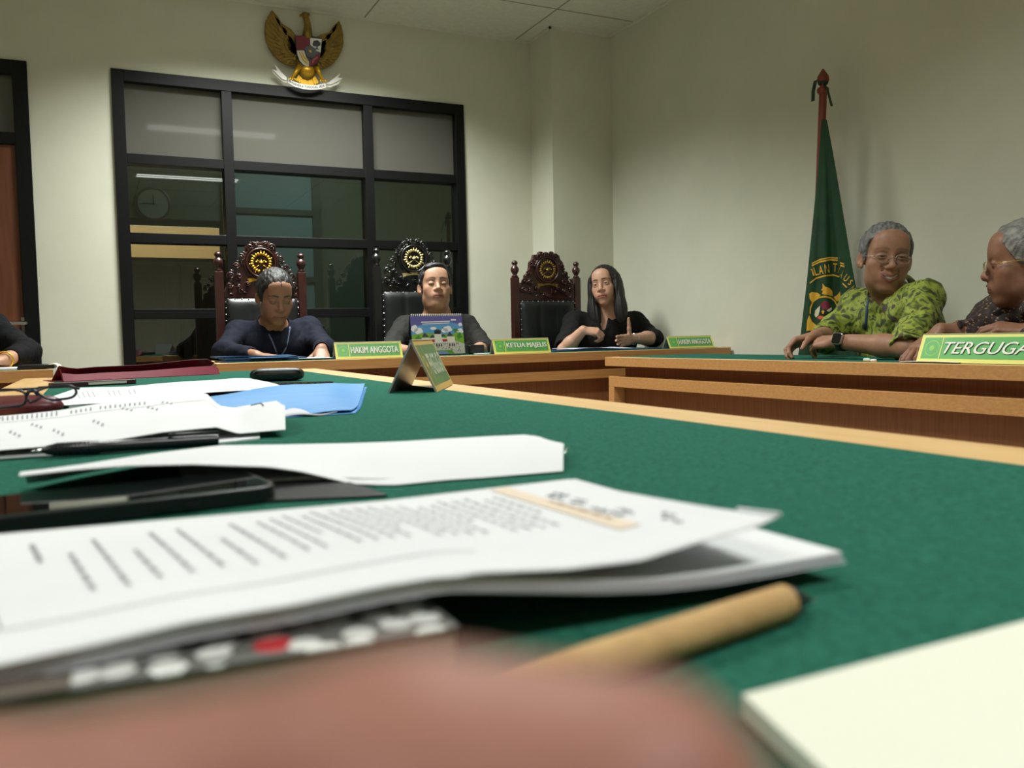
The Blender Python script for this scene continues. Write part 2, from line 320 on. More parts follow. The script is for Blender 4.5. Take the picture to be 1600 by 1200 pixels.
# ------------------------------------------------------------------ desks
def bilerp(q,u,v): return (1-u)*(1-v)*q[0]+u*(1-v)*q[1]+u*v*q[2]+(1-u)*v*q[3]
def quadbox(mb,q,z0,z1,mi=0): # q 4 XY corners (front-left, front-right, back-right, back-left)
    return mb.prism(np.asarray(q)[:,:2],z0,z1,mi)
def inset(q,f,r,b,l):
    """quad inset by metres on front/right/back/left edges"""
    q=[np.asarray(p[:2],float) for p in q]; fl,frr,br,bl=q
    ux=(frr-fl)/np.linalg.norm(frr-fl); uy=(bl-fl)/np.linalg.norm(bl-fl)
    return [fl+ux*l+uy*f,frr-ux*r+uy*f,br-ux*r-uy*b,bl+ux*l-uy*b]
def desk(label,q,zt,group=None,bands=(.042,.048,.044),border=(.05,.05,.05,.05),foot=.09):
    c=sum(np.asarray(p[:2]) for p in q)/4
    t=thing('court_desk',label,'desk',(c[0],c[1],0),group)
    b1,g1,b2=bands
    mb=MB(); quadbox(mb,q,zt-b1,zt-.0015,0); 
    # thin lighter top face
    quadbox(mb,q,zt-.0015,zt,1)
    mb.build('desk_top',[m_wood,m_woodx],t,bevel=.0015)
    quadbox(MB(),inset(q,*border),zt-.001,zt+.0018).build('green_felt',m_cloth,t)
    i1=inset(q,.07,.07,.02,.07)
    def ushell(q_,z0,z1,name,m,th=.03,**k):
        fl_,fr_,br_,bl_=[np.asarray(p) for p in q_]; ux_=(fr_-fl_)/np.linalg.norm(fr_-fl_); uy_=(bl_-fl_)/np.linalg.norm(bl_-fl_); e_=uy_*(np.linalg.norm(bl_-fl_))
        mb=MB(); mb.prism([fl_,fr_,fr_+e_,fr_+e_-ux_*th,fr_-ux_*th+uy_*th,fl_+ux_*th+uy_*th,fl_+e_+ux_*th,fl_+e_],z0,z1); return mb.build(name,m,t,**k)
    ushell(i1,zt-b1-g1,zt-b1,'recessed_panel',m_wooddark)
    i2=inset(q,.012,.012,.02,.012)
    ushell(i2,zt-b1-g1-b2,zt-b1-g1,'lower_band',m_wood,.10,bevel=.0015)
    zb=zt-b1-g1-b2
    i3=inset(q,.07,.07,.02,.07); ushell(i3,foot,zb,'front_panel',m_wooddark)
    # stiles at both ends of the front
    fl,frr,br,bl=[np.asarray(p) for p in i2]; ux=(frr-fl)/np.linalg.norm(frr-fl); uy=(bl-fl)/np.linalg.norm(bl-fl)
    for a in (fl,frr-ux*.045): quadbox(MB(),[a,a+ux*.045,a+ux*.045+uy*.1,a+uy*.1],0,zb).build('stile',m_wood,t,bevel=.001)
    ushell(inset(q,.09,.09,.04,.09),0,foot,'plinth',m_frame)
    return t
ZJ=.765; ZR=.74; ZT=.75
JY0,JY1=3.60,3.70
jq=[(.42,JY0),(3.095,JY1),(3.08,JY1+.60),(.42,JY0+.60)]
desk('long beech desk with green felt top where the three officials sit',jq,ZJ,'court desks')
r0=AT(945,558,ZR); r1=AT(1600,571.6,ZR); d=(r1-r0)/np.linalg.norm(r1-r0); r2=r0+d*3.2; nx=np.array([-d[1],d[0],0])
rq=[r0,r2,r2+nx*.58,r0+nx*.58]   # runs towards the camera; depth towards the right wall
desk('beech desk with green felt top at right under the TERGUGAT card',rq,ZR,'court desks',bands=(.042,.05,.05))
l0=AT(0,580,ZJ); l1=AT(83,577,ZJ); d=(l1-l0)/np.linalg.norm(l1-l0); la=l1-d*2.0; ny=np.array([-d[1],d[0],0])
desk('beech desk at far left behind the spectacles, under the black-sleeved arm',[la,l1,l1+ny*.6,la+ny*.6],ZJ,'court desks',border=(.03,.10,.05,.05))
# our table
XR0,XR1=.69,.683; XI0,XI1=.594,.584
t=thing('conference_table','near table with green felt top and wide beech border, covered with papers','table',(.25,1.4,0))
YT0,YT1=-.45,3.06
tq=[(-.215,YT0),(.675,YT0),(.69,YT1),(-.215,YT1)]
mb=MB(); quadbox(mb,tq,ZT-.042,ZT-.0015,0); quadbox(mb,tq,ZT-.0015,ZT,1); mb.build('table_top',[m_wood,m_woodx],t,bevel=.0015)
quadbox(MB(),[(-.085,YT0+.06),(.582,YT0+.06),(.592,YT1-.02),(-.115,YT1-.1)],ZT-.001,ZT+.0016).build('green_felt',m_cloth,t)
quadbox(MB(),inset(tq,.06,.06,.06,.06),ZT-.092,ZT-.042).build('recessed_panel',m_wooddark,t)
quadbox(MB(),inset(tq,.012,.012,.012,.012),ZT-.14,ZT-.092).build('lower_band',m_wood,t,bevel=.0015)
quadbox(MB(),inset(tq,.3,.06,.06,.06),.09,ZT-.14).build('front_panel',m_wooddark,t)
quadbox(MB(),inset(tq,.34,.09,.09,.09),0,.09).build('plinth',m_frame,t)
# ------------------------------------------------------------------ carved chairs
def crest_outline(w,zb,zt,style):
    # half outline (x>=0) from bottom to the top centre
    H=zt-zb
    if style=='scroll': P=[(w,0),(w,.10),(w*.93,.20),(w*.90,.26),(w*.80,.30),(w*.76,.40),(w*.62,.44),(w*.60,.56),(w*.50,.60),(w*.49,.72),(w*.42,.78),(w*.42,.90),(w*.32,.92),(w*.27,.99),(w*.16,.95),(w*.09,1.0),(0,.975)]
    elif style=='round': P=[(w,0),(w,.16),(w*.90,.20),(w*.88,.30),(w*.72,.30),(w*.70,.42),(w*.60,.40),(w*.56,.52),(w*.52,.62),(w*.50,.74),(w*.42,.76),(w*.40,.88),(w*.28,.90),(w*.22,.97),(w*.12,.95),(w*.07,1.0),(0,.99)]
    else: P=[(w,0),(w,.28),(w*.94,.36),(w*.80,.38),(w*.78,.52),(w*.70,.54),(w*.62,.66),(w*.60,.78),(w*.50,.84),(w*.46,.93),(w*.30,.93),(w*.24,1.0),(w*.12,.96),(0,.99)]
    P=[(x,zb+y*H) for x,y in P]
    R=P; Lh=[(-x,z) for x,z in P[::-1] if x>0]
    return R+Lh
def judge_chair(label,cx,top,wood,style,ecol,group,yaw=0.0):
    t=thing('carved_chair',label,'chair',(cx,4.70,0),group); hw=.235; Y=4.70; zs=top-.16; 
    def V(P): return P
    R=np.array([[1,0,0],[0,0,-1],[0,1,0]],float).T  # local (x,z)->(x,-?)
    Mf=(np.array([[1,0,0],[0,0,1],[0,-1,0]],float).T,np.array([cx,Y,0.0]))
    # local x -> +X, local y -> +Z, local z -> -Y
    Mf=(np.column_stack([(1,0,0),(0,0,1),(0,-1,0)]).astype(float),np.array([cx,Y,0.0]))
    z0=top-.30
    # posts with finials
    for s in(-1,1):
        x=cx+s*(hw-.022)
        MB().box((x-.022,Y-.02,.0),(x+.022,Y+.022,zs)).build('back_post',wood,t,bevel=.004)
        pf=[(.018,0),(.022,.006),(.012,.014),(.016,.022),(.024,.036),(.026,.048),(.022,.06),(.014,.068),(.012,.074),(.018,.08),(.019,.09),(.012,.098),(.004,.102)]
        MB().lathe(pf,(x,Y,zs),16).build('finial',wood,t,smooth=True)
    # crest
    O=crest_outline(hw-.044,z0,top,style)
    mb=MB(); mb.prism(O,-.018,.016,0,Mf)
    crest=mb.build('crest',wood,t,bevel=.004)
    # carved relief: scrolls and leaves
    mb=MB(); cz=top-.115; r2=random.Random(int(cx*100))
    ring=[np.array([cx+.074*math.cos(a),Y-.024,cz+.074*math.sin(a)]) for a in np.linspace(0,2*math.pi,41)]; mb.tube(ring,.006,8,cap=False)
    ring=[np.array([cx+.086*math.cos(a),Y-.02,cz+.086*math.sin(a)]) for a in np.linspace(0,2*math.pi,41)]; mb.tube(ring,.005,8,cap=False)
    for s in(-1,1):
        for (ax,az,rr,tt) in((.055,top-.035,.022,0),(.025,top-.02,.016,1),(.10,top-.09,.020,2),(.125,top-.135,.018,3),(.155,top-.185,.022,4),(.115,top-.19,.020,5),(.165,top-.235,.018,0),(.12,top-.245,.016,2),(.075,top-.225,.016,1)):
            sp=[]
            for q in np.linspace(0,1,22):
                a=tt+s*q*9; r=rr*(1-.85*q); sp.append(np.array([cx+s*ax+r*math.cos(a),Y-.018-.012*q,az+r*math.sin(a)]))
            mb.tube(sp,np.linspace(.0055,.003,22),6)
        for k in range(9):
            a=k/9; p=np.array([cx+s*(.03+.15*a),Y-.018,top-.012-.20*a**1.2]); an=r2.uniform(-.6,.6)+s*.7
            mb.ell(p,(.006,.006,.015),5,R=np.array([[math.cos(an),0,math.sin(an)],[0,1,0],[-math.sin(an),0,math.cos(an)]]))
    for k in range(26):
        p=np.array([cx+r2.uniform(-.18,.18),Y-.016,z0+r2.uniform(.015,.075)]); an=r2.uniform(-1.5,1.5)
        mb.ell(p,(.006,.005,.014),5,R=np.array([[math.cos(an),0,math.sin(an)],[0,1,0],[-math.sin(an),0,math.cos(an)]]))
    mb.build('carving',wood,crest,smooth=True)
    # gold wreath with star
    mb=MB(); N=22
    for k in range(N):
        a=2*math.pi*k/N+math.pi/2
        if style=='scroll' and abs(k-N/2)<0.6: continue
        p=np.array([cx+.047*math.cos(a),Y-.026,cz+.047*math.sin(a)]); an=-a+r2.uniform(-.3,.3)
        mb.ell(p,(.0095,.004,.0062),5,R=np.array([[math.cos(an),0,math.sin(an)],[0,1,0],[-math.sin(an),0,math.cos(an)]]))
        if k%3==0: mb.ell(p*1+np.array([.012*math.cos(a),0,.012*math.sin(a)]),(.004,.003,.004),4)
    star=[((.016 if k%2==0 else .007)*math.sin(math.pi*k/5),(.016 if k%2==0 else .007)*math.cos(math.pi*k/5)) for k in range(10)]
    zoff=.0 if style!='round' else .0
    mb.prism(star,.0,.006,0,(Mf[0],np.array([cx,Y-.024,cz])))
    for s in(-1,1):
        mb.tube([np.array([cx,Y-.025,cz-.005]),np.array([cx+s*.022,Y-.025,cz-.02]),np.array([cx+s*.030,Y-.025,cz-.026])],.0018,6); mb.ell((cx+s*.024,Y-.026,cz+.004),(.006,.003,.0045),5)
        mb.tube([np.array([cx,Y-.025,cz+.0]),np.array([cx+s*.018,Y-.025,cz+.014]),np.array([cx+s*.024,Y-.025,cz+.012])],.0018,6)
    mb.build('gold_wreath',ecol,crest,smooth=True)
    # small banner
    mb=MB(); G=[]
    for u in np.linspace(-1,1,21): G.append([np.array([cx+u*.058,Y-.022-.004*math.cos(u*3),cz-.083-.010*u*u+ (v-.5)*.017]) for v in(0,1)])
    mb.grid(np.array(G),0,.003)
    for s in(-1,1): mb.prism([(s*.05,-.100),(s*.072,-.106),(s*.066,-.094),(s*.074,-.084),(s*.052,-.082)],.0,.004,0,(Mf[0],np.array([cx,Y-.02,cz])))
    mb.build('gold_banner',ecol,crest)
    # padded back with crease
    w=hw-.045; zt2=z0+.0; G=[]; n1,n2=29,33
    for i in range(n1):
        u=i/(n1-1)*2-1; row=[]
        for j in range(n2):
            v=j/(n2-1)*2-1
            e=(1-abs(u)**6)*(1-abs(v)**10); d=.035*e**.5
            d-=.010*math.exp(-((abs(u)-.33)/.035)**2)*e; d+=.008*math.sin(v*5+.8)*(1-u*u)*e
            row.append(np.array([cx+u*w,Y-.012-d,.50+(v+1)/2*(zt2-.50)]))
        G.append(row)
    bk=MB().grid(np.array(G)); 
    # close the back
    bk.box((cx-w,Y-.014,.50),(cx+w,Y+.012,zt2)); b=bk.build('back_cushion',m_leather,t,smooth=True,auto=60)
    NP=[(cx+s*(w-.004),Y-.024,.54+k*(zt2-.56)/16) for s in(-1,1) for k in range(17)]+[(cx-w+.015+k*(2*w-.03)/10,Y-.024,zt2-.006) for k in range(11)]
    n0=MB().ell(NP[0],(.0035,.003,.0035),4).build('upholstery_nail',m_metal,b,smooth=True)
    for p in NP[1:]:
        n1_=n0.copy(); COL.objects.link(n1_); n1_.parent=b; n1_.location=tuple(np.array(n0.location)+np.array(p)-np.array(NP[0]))
    # seat, arms, legs
    MB().box((cx-hw,Y-.50,.36),(cx+hw,Y-.02,.42)).build('seat_frame',wood,t,bevel=.006)
    G=np.array([[np.array([cx+u*(hw-.01),Y-.26+v*.235,.42+.07*((1-abs(u)**5)*(1-abs(v)**5))**.5]) for v in np.linspace(-1,1,21)] for u in np.linspace(-1,1,21)])
    MB().grid(G).build('seat_cushion',m_leather,t,smooth=True)
    for s in(-1,1):
        x=cx+s*(hw-.022)
        MB().lathe([(.024,0),(.018,.04),(.026,.08),(.018,.14),(.026,.30),(.026,.36)],(x,Y-.47,0),14).build('front_leg',wood,t,smooth=True)
        MB().lathe([(.020,.42),(.014,.46),(.022,.52),(.015,.58),(.02,.64)],(x,Y-.42,0),12).build('arm_support',wood,t,smooth=True)
        MB().tube([np.array([x,Y-.01,.67]),np.array([x+s*.01,Y-.2,.655]),np.array([x+s*.012,Y-.4,.645]),np.array([x+s*.012,Y-.46,.63])],[.018,.018,.022,.018],10).build('armrest',wood,t,smooth=True)
    return t
c1=(AY(333,420,4.7)[0]+AY(478,420,4.7)[0])/2; c2=(AY(582,430,4.7)[0]+AY(706,430,4.7)[0])/2; c3=(AY(799,430,4.7)[0]+AY(905,430,4.7)[0])/2
G3='carved official chairs behind the long desk'
judge_chair('mahogany carved chair with gold wreath behind the man in the navy shirt',c1,AY(405,377,4.7)[2],m_mahog,'scroll',m_gold,G3)
judge_chair('black carved chair with pale gold wreath behind the reclining man in dark grey',c2,AY(640,373,4.7)[2],m_black,'round',m_goldpale,G3)
judge_chair('mahogany carved chair with smooth stepped crest beside the long-haired woman',c3,AY(853,393,4.7)[2],m_mahog,'step',m_golddull,G3)
# ------------------------------------------------------------------ garuda emblem
def garuda():
    Y=YW-.028; ctr=AY(478,95,Y); cx,cz=ctr[0],ctr[2]
    t=thing('wall_emblem','golden eagle emblem with shield and ribbon on the wall above the glass partition','emblem',(cx,YW,cz))
    Mf=(np.column_stack([(1,0,0),(0,0,1),(0,-1,0)]).astype(float),np.array([cx,Y,cz]))
    D=lambda x,y:(lambda p:(p[0]-cx,p[2]-cz))(AY(x,y,Y))
    # pixel outline of left wing (crop 7.5x at 380,0)
    def Z(L): return [D(380+a/7.5,b/7.5) for a,b in L]
    wl=Z([(630,430),(560,350),(470,290),(400,240),(365,190),(335,120),(290,190),(260,260),(250,370),(265,470),(300,560),(350,640),(420,710),(500,755),(570,775),(620,770)])
    wr=Z([(840,450),(910,405),(1000,385),(1060,350),(1100,290),(1117,245),(1150,310),(1168,400),(1172,520),(1150,600),(1110,680),(1060,740),(1000,785),(930,810),(870,805)])
    for W_,s in((wl,-1),(wr,1)):
        mb=MB(); mb.prism(W_,-.012,.008,0,Mf)
        root=np.array(W_[0])*.5+np.array(W_[-1])*.5
        # feathers: long strips radiating from shoulder to the outer edge
        P=np.array(W_); n=len(P)
        for lay,(f0,f1,h) in enumerate(((.45,1.02,.012),(.25,.72,.018),(.05,.45,.024))):
            seg=np.linspace(4,n-2.2,15 if lay==0 else 11)
            for q in seg:
                i=int(q); e=P[i]*(1-(q-i))+P[min(i+1,n-1)]*(q-i); dd=e-root; L=np.linalg.norm(dd); a=dd/L; nn=np.array([-a[1],a[0]])
                p0=root+dd*f0*.9; p1=root+dd*f1; wdt=.010 if lay==0 else .012
                O=[p0-nn*wdt*.6,p0+nn*wdt*.6,p0*.3+p1*.7+nn*wdt,p1,p0*.3+p1*.7-nn*wdt]
                mb.prism(O,.004,h,0,Mf)
        mb.build('wing',m_golddull,t,bevel=.0015)
    # body, neck, head
    mb=MB(); mb.ell(TF(Mf,[[0,-.03,.01]])[0],(.062,.03,.085),14)
    nk=[TF(Mf,[[*D(380+a/7.5,b/7.5),.015]])[0] for a,b in((745,470),(750,380),(748,300),(735,240),(720,205))]
    mb.tube(nk,[.032,.026,.021,.019,.018],12)
    hd=TF(Mf,[[*D(380+715/7.5,195/7.5),.02]])[0]; mb.ell(hd,(.022,.02,.019),10)
    bk=[hd+[-.014,-.004,0],hd+[-.028,-.006,-.004],hd+[-.034,-.006,-.016]]; mb.tube(bk,[.009,.006,.002],8)
    mb.ell(hd+[.016,.0,.008],(.014,.008,.01),8)
    mb.build('eagle_body',m_golddull,t,smooth=True)
    # tail and thighs
    mb=MB(); a0=np.array(D(380+745/7.5,860/7.5)); 
    for k in range(9):
        an=(k-4)*.13; top=a0+np.array([(k-4)*.006,.02]); ln=.105-abs(k-4)*.004; b=top+np.array([math.sin(an)*ln*.8,-math.cos(an)*ln]); w=.009
        mb.prism([top+[-w*.6,0],top+[w*.6,0],b+[w,.012],b,b+[-w,.012]],-.01,.008+.003*(k%2),0,Mf)
    mb.ell(TF(Mf,[[a0[0],a0[1]+.01,.02]])[0],(.042,.026,.04),12)
    mb.build('tail',m_goldbright,t,bevel=.001)
    for pts in(((650,790),(600,870),(560,930)),((850,800),(880,880),(915,950))):
        P=[TF(Mf,[[*D(380+a/7.5,b/7.5),.03]])[0] for a,b in pts]; mb=MB(); mb.tube(P,[.017,.013,.008],10)
        f=P[-1]
        for k in range(3): mb.tube([f,f+[(k-1)*.014,-.012,-.008],f+[(k-1)*.02,-.016,-.02]],[.006,.006,.003],6)
        mb.build('leg',m_goldbright,t,smooth=True)
    # shield
    S=lambda L,z0,z1,mi,mb: mb.prism(Z(L),z0,z1,mi,Mf)
    mb=MB(); S([(590,440),(760,440),(905,470),(895,640),(875,720),(840,780),(750,820),(690,790),(640,740),(612,660)],.02,.040,0,mb)
    sh=mb.build('shield',m_black,t,bevel=.002)
    mb=MB()
    S([(596,446),(756,446),(765,560),(700,610),(612,610)],.0405,.0425,0,mb); S([(765,470),(900,486),(890,640),(830,620),(770,560)],.0405,.0425,1,mb)
    S([(612,618),(695,618),(720,700),(752,745),(752,815),(690,785),(645,735),(618,660)],.0405,.0425,1,mb); S([(820,670),(890,645),(872,715),(835,775),(756,812),(756,750)],.0405,.0425,0,mb)
    S([(700,590),(760,550),(830,600),(840,670),(790,715),(730,690)],.042,.045,2,mb)
    # tree, buffalo bar, rice stalks, chain
    S([(790,540),(810,505),(850,498),(885,525),(885,560),(850,575),(852,590),(868,610),(825,600),(838,585),(838,572),(800,565)],.0428,.0440,2,mb)
    c=np.array(D(380+765/7.5,628/7.5)); st=[(c[0]+(.0115 if k%2==0 else .005)*math.sin(math.pi*k/5),c[1]+(.0115 if k%2==0 else .005)*math.cos(math.pi*k/5)) for k in range(10)]; mb.prism(st,.0455,.047,3,Mf)
    for a in ([(635,640),(650,640),(690,720),(738,770),(735,782),(680,735)],[(665,632),(678,632),(700,690),(742,735),(740,748),(690,705)]): S(a,.0428,.044,3,mb)
    S([(790,760),(800,720),(850,685),(858,700),(815,735),(802,768)],.0428,.044,4,mb)
    mb.build('shield_quarters',[mat('shield_red',(120,22,40),.4),m_white,m_black,m_gold,mat('shield_pink',(190,90,100),.4)],sh)
    # ribbon with motto
    def rib(u): # u -1..1 along centre ribbon
        P=[(515,965),(590,1012),(680,1040),(760,1050),(850,1045),(950,1020)]; q=(u+1)/2*5; i=min(int(q),4); a=np.array(P[i])*(1-(q-i))+np.array(P[i+1])*(q-i); return np.array(D(380+a[0]/7.5,a[1]/7.5))
    mb=MB(); G=[]
    for u in np.linspace(-1,1,25):
        p=rib(u); G.append([TF(Mf,[[p[0],p[1]+v*.0135,.045-.012*u*u]])[0] for v in(-1,1)])
    mb.grid(np.array(G)[:, ::-1],0,.003)
    for L,z in(([(520,985),(470,945),(385,870),(325,830),(345,870),(440,955),(470,975)],.02),([(500,930),(440,870),(355,770),(385,845),(330,832),(440,940),(490,960)],.03),([(930,1000),(985,985),(1060,925),(1130,870),(1095,925),(1150,935),(1060,985),(1010,1005)],.03),([(950,1020),(1010,1010),(1080,985),(1155,935),(1100,1000),(1010,1035)],.02)): mb.prism(Z(L),z,z+.003,0,Mf)
    rb=mb.build('ribbon',m_white,t)
    V,F=text_mesh('BHINNEKA TUNGGAL IKA',1.0,.02); lo,hi=V.min(0),V.max(0); mb=MB(); W2=[]
    for v in V:
        u=((v[0]-lo[0])/(hi[0]-lo[0])*2-1)*.94; p=rib(u); W2.append(TF(Mf,[[p[0],p[1]+((v[1]-lo[1])/(hi[1]-lo[1])-.5)*.015,.0485-.012*u*u]])[0])
    mb.add(W2,F); mb.build('motto_lettering',m_black,rb)
garuda()
# ------------------------------------------------------------------ tent cards
m_cgreen=mat('card_green',(96,172,94),.35); m_cyel=mat('card_border',(226,224,120),.4); m_acr=mat('acrylic_grey',(150,155,150),.2); m_seal=mat('card_seal',(140,200,90),.4)
def tent(label,A,B,h,dep,body,group,shear=0.0,side=.17,faded=False,back=None):
    """A,B: front-bottom corners in the world; the card stands on its two lower edges"""
    A=np.array(A,float);B=np.array(B,float); L=np.linalg.norm(B-A); ux=(B-A)/L; up=np.array([0,0,1.0]); bk=np.cross(up,ux)
    t=thing('name_card',label,'name card',tuple((A+B)/2+bk*dep/2),group)
    ap=bk*dep/2+up*h; nf=np.cross(ux,ap); 
    if nf@(-bk)<0: nf=-nf
    nf/=np.linalg.norm(nf)
    th=.003; mb=MB()
    e=bk*dep
    for (p0,p1,p2,p3) in((A,B,B+ap,A+ap),(A+e,B+e,B+ap,A+ap)):
        n=np.cross(p1-p0,p3-p0); n/=np.linalg.norm(n); cc=A+e/2+up*h*.3
        if n@(cc-p0)<0: n=-n
        V=[p0,p1,p2,p3,p0+n*th,p1+n*th,p2+n*th,p3+n*th]; V=[v+[0,0,.0] for v in V]
        mb.add(V,[(0,1,2,3),(7,6,5,4),(0,4,5,1),(1,5,6,2),(2,6,7,3),(3,7,4,0)])
    mb.build('folded_sheet',m_acr if not faded else mat('card_back_silver',(150,150,146),.3),t)
    H=np.linalg.norm(ap); fy=ap/H; M_=(np.array([ux,fy,nf]).T,A+ux*L/2+fy*H/2)
    mb=MB(); hw,hh=L/2,H/2; b=.045*min(L,H*3)
    cy,cg=(m_cyel,m_cgreen) if not faded else (mat('card_border_gold',(190,160,90),.4),mat('card_green_dull',(96,132,80),.3,noise=(40,(70,112,70),U)))
    mb.prism([(-hw,-hh),(hw,-hh),(hw,hh),(-hw,hh)],.0,.0006,0,M_)
    mb.prism([(-hw+b,-hh+b),(hw-b,-hh+b),(hw-b,hh-b),(-hw+b,hh-b)],.0006,.001,1,M_)
    xs=-hw+b+side*L
    mb.prism([(xs-.0015,-hh+b),(xs+.0015,-hh+b),(xs+.0015,hh-b),(xs-.0015,hh-b)],.001,.0014,0,M_)
    c=(-hw+b+side*L/2,0); r=min(side*L*.42,hh-b)*.95
    mb.prism([(c[0]+r*math.cos(a),c[1]+r*math.sin(a)) for a in np.linspace(0,2*math.pi,25)[:-1]],.001,.0013,2,M_)
    mb.prism([(c[0]+r*.88*math.cos(a),c[1]+r*.88*math.sin(a)) for a in np.linspace(0,2*math.pi,25)[:-1]],.0013,.0015,1 if not faded else 1,M_)
    mb.prism([(c[0]+(r*.45 if k%2 else r*.3)*math.cos(a),c[1]+(r*.45 if k%2 else r*.3)*math.sin(a)) for k,a in enumerate(np.linspace(0,2*math.pi,25)[:-1])],.0015,.0018,2,M_)
    face=mb.build('printed_face',[cy,cg,m_seal if not faded else cy],t)
    x0=xs+.02*L; x1=hw-b-.02*L; mb=MB(); ms=MB()
    Mt=(M_[0],M_[1]+ux*((x0+x1)/2)); hT=H*.40
    if faded: 
        mt=MB(); fit_text(body,x1-x0,H*.42,Mt,mt,0,.02,shear,.002); mt.build('lettering',mat('card_letters_grey',(190,205,180),.3),face)
    else:
        w_=x1-x0-.004
        for i_,sx in enumerate((-.0008,.0,.0008)): fit_text(body,w_,hT,(Mt[0],Mt[1]+ux*sx),mb,0,0,shear,.0026+.0004*i_)
        fit_text(body,w_,hT,(Mt[0],Mt[1]+ux*.0026-fy*.0016),ms,0,0,shear,.0018)
        ms.build('lettering_shadow_print',mat('dark_green_print',(40,90,50),.4),face); mb.build('lettering',m_white,face)
    return t
GC='green name cards on the desks'
def two(x0,y0,x1,y1,z): return AT(x0,y0,z),AT(x1,y1,z)
def tcard(label,pa,pb,Y,body,hpx,z,dep=.06,**k):
    A=AY(pa[0],pa[1],Y); B=AY(pb[0],pb[1],Y); A[2]=z;B[2]=z; tent(label,A,B,hpx,dep,body,GC,**k)
zf=ZJ+.0018
tcard('green name card reading HAKIM ANGGOTA in front of the man in navy',(525,561),(630,559),3.655,'HAKIM ANGGOTA',.072,zf)
tcard('green name card reading KETUA MAJELIS between the calendar and the woman',(773,553),(861,550),3.675,'KETUA MAJELIS',.072,zf)
tcard('green name card reading HAKIM ANGGOTA at the right end of the long desk',(1047,542),(1117,540),3.76,'HAKIM ANGGOTA',.065,zf,dep=.07)
A=AX(1431,562,2.315); B=A+(AX(1600,568,2.315)-A)*1.22; A[2]=B[2]=ZR+.0018
tent('large green name card reading TERGUGAT before the man in dark batik',A,B,.088,.07,'TERGUGAT',GC,shear=.3,side=.15)
A=AT(683,613,ZT+.0016); B=AT(708,600,ZT+.0016); A2=AT(612,613,ZT+.0016)
ux=(B-A)/np.linalg.norm(B-A); dep=np.linalg.norm(A2-A)
tent('scuffed silver-backed name card standing end-on on the near green table',A,B,.096,dep,'PENGGUGAT',GC,faded=True)
# ------------------------------------------------------------------ papers and things on the near table
ZF=ZT+.0016
def interp(xs,ys): 
    xs=np.array(xs);ys=np.array(ys); o=np.argsort(xs); xs,ys=xs[o],ys[o]
    return lambda x: float(np.interp(x,xs,ys))
def smoothstep(a,b,x): t=min(max((x-a)/(b-a),0),1); return t*t*(3-2*t)
def strips(mb,F,lines,mi=0,lift=.0004,n=8):
    """lines: (u0,v0,u1,v1,halfwidth_u,halfwidth_v) thin printed marks mapped on the sheet surface"""
    for (u0,v0,u1,v1,hu,hv) in lines:
        G=[]
        for k in range(n):
            q=k/(n-1); u=u0+(u1-u0)*q; v=v0+(v1-v0)*q
            a=F(min(max(u-hu,0),1),min(max(v-hv,0),1)); b=F(min(max(u+hu,0),1),min(max(v+hv,0),1)); G.append([a+[0,0,lift],b+[0,0,lift]])
        mb.grid(np.array(G),mi)
def sheet(F,nu,nv): return np.array([[F(i/(nu-1),j/(nv-1)) for j in range(nv)] for i in range(nu)])
def words(rnd,v0,v1,u,hu,gap=.012,ln=(.02,.07)):
    out=[];v=v0
    while v<v1-.01:
        l=rnd.uniform(*ln); e=min(v+l,v1); out.append((u,v,u,e,hu,0)); v=e+gap
    return out
# --- main document: bundle lying over the notebook, long side along X
YN,YFAR=.245,.447
nb=[(0,1076),(150,1042),(300,1005),(469,975),(600,946),(694,930),(787,931),(928,933),(1022,930),(1116,920),(1210,904),(1313,885)]
nbp=[AY(*p,YN) for p in nb]; zbot=interp([p[0] for p in nbp],[max(p[2],ZF+.001) for p in nbp])
fr_=[(0,832),(600,780),(877,748)]; frp=[AY(*p,YFAR) for p in fr_]; zfar=interp([p[0] for p in frp],[max(p[2],ZF+.004) for p in frp])
XDL,XDR=-.10,.255
pts=[(0,1059),(150,1024),(300,988),(450,956),(600,924),(740,896),(881,890),(998,876),(1092,846),(1181,822),(1209,808)]
tsp=[AY(*p,YN) for p in pts]; ztop=interp([p[0] for p in tsp],[p[2] for p in tsp])
def DF(u,v): # top of lower block
    X=XDL+(XDR+.004*(1-v)-XDL)*u; Y=YN+(YFAR-YN)*v
    zn=zbot(X)+.0058; z=zn*(1-v)+(zfar(X)-.001)*v
    return np.array([X,Y,max(z,ZF+.005)])
doc=thing('document_bundle','large stapled paper document in the foreground, lying over the patterned notebook','document',(.1,.34,ZF))
MB().grid(sheet(DF,60,24),0,.0048).build('lower_pages',m_paper,doc,smooth=True,auto=50)
for k in range(4):
    def EF(u,v,k=k): p=DF(u,v); return p+[0.0006*k,-.0004-.0003*k,-.0012*(k+.6)]
    mb=MB(); mb.grid(np.array([[EF(u,0),EF(u,.004)] for u in np.linspace(0,1,60)]),0); mb.build('page_edge',m_paperblue,doc)
XS=AY(1209,808,YN)[0]
def TFc(u,v): # curled top sheet
    X=XDL+(XS+(.250-XS)*v**1.5-XDL)*u; Y=YN-.002+(YFAR-YN)*v
    zn=ztop(X)+.0006; w=(1-v)**1.6
    base=DF(min((X-XDL)/(XDR-XDL),1),v)[2]+.0007
    z=base*(1-w)+max(zn,base)*w
    z+=.0025*math.sin(math.pi*v)*smoothstep(.5,1,u)
    return np.array([X,Y,z])
MB().grid(sheet(TFc,80,30),0,.0003).build('curled_top_page',m_paper,doc,smooth=True,label='top page with its near right corner curling up')
mb=MB(); e=[TFc(1,v)+[.001,0,.0006] for v in np.linspace(0,.12,5)]; mb.tube(e,.0009,8); mb.build('rolled_corner',m_paper,doc,smooth=True)
rd=random.Random(3); L1=[]
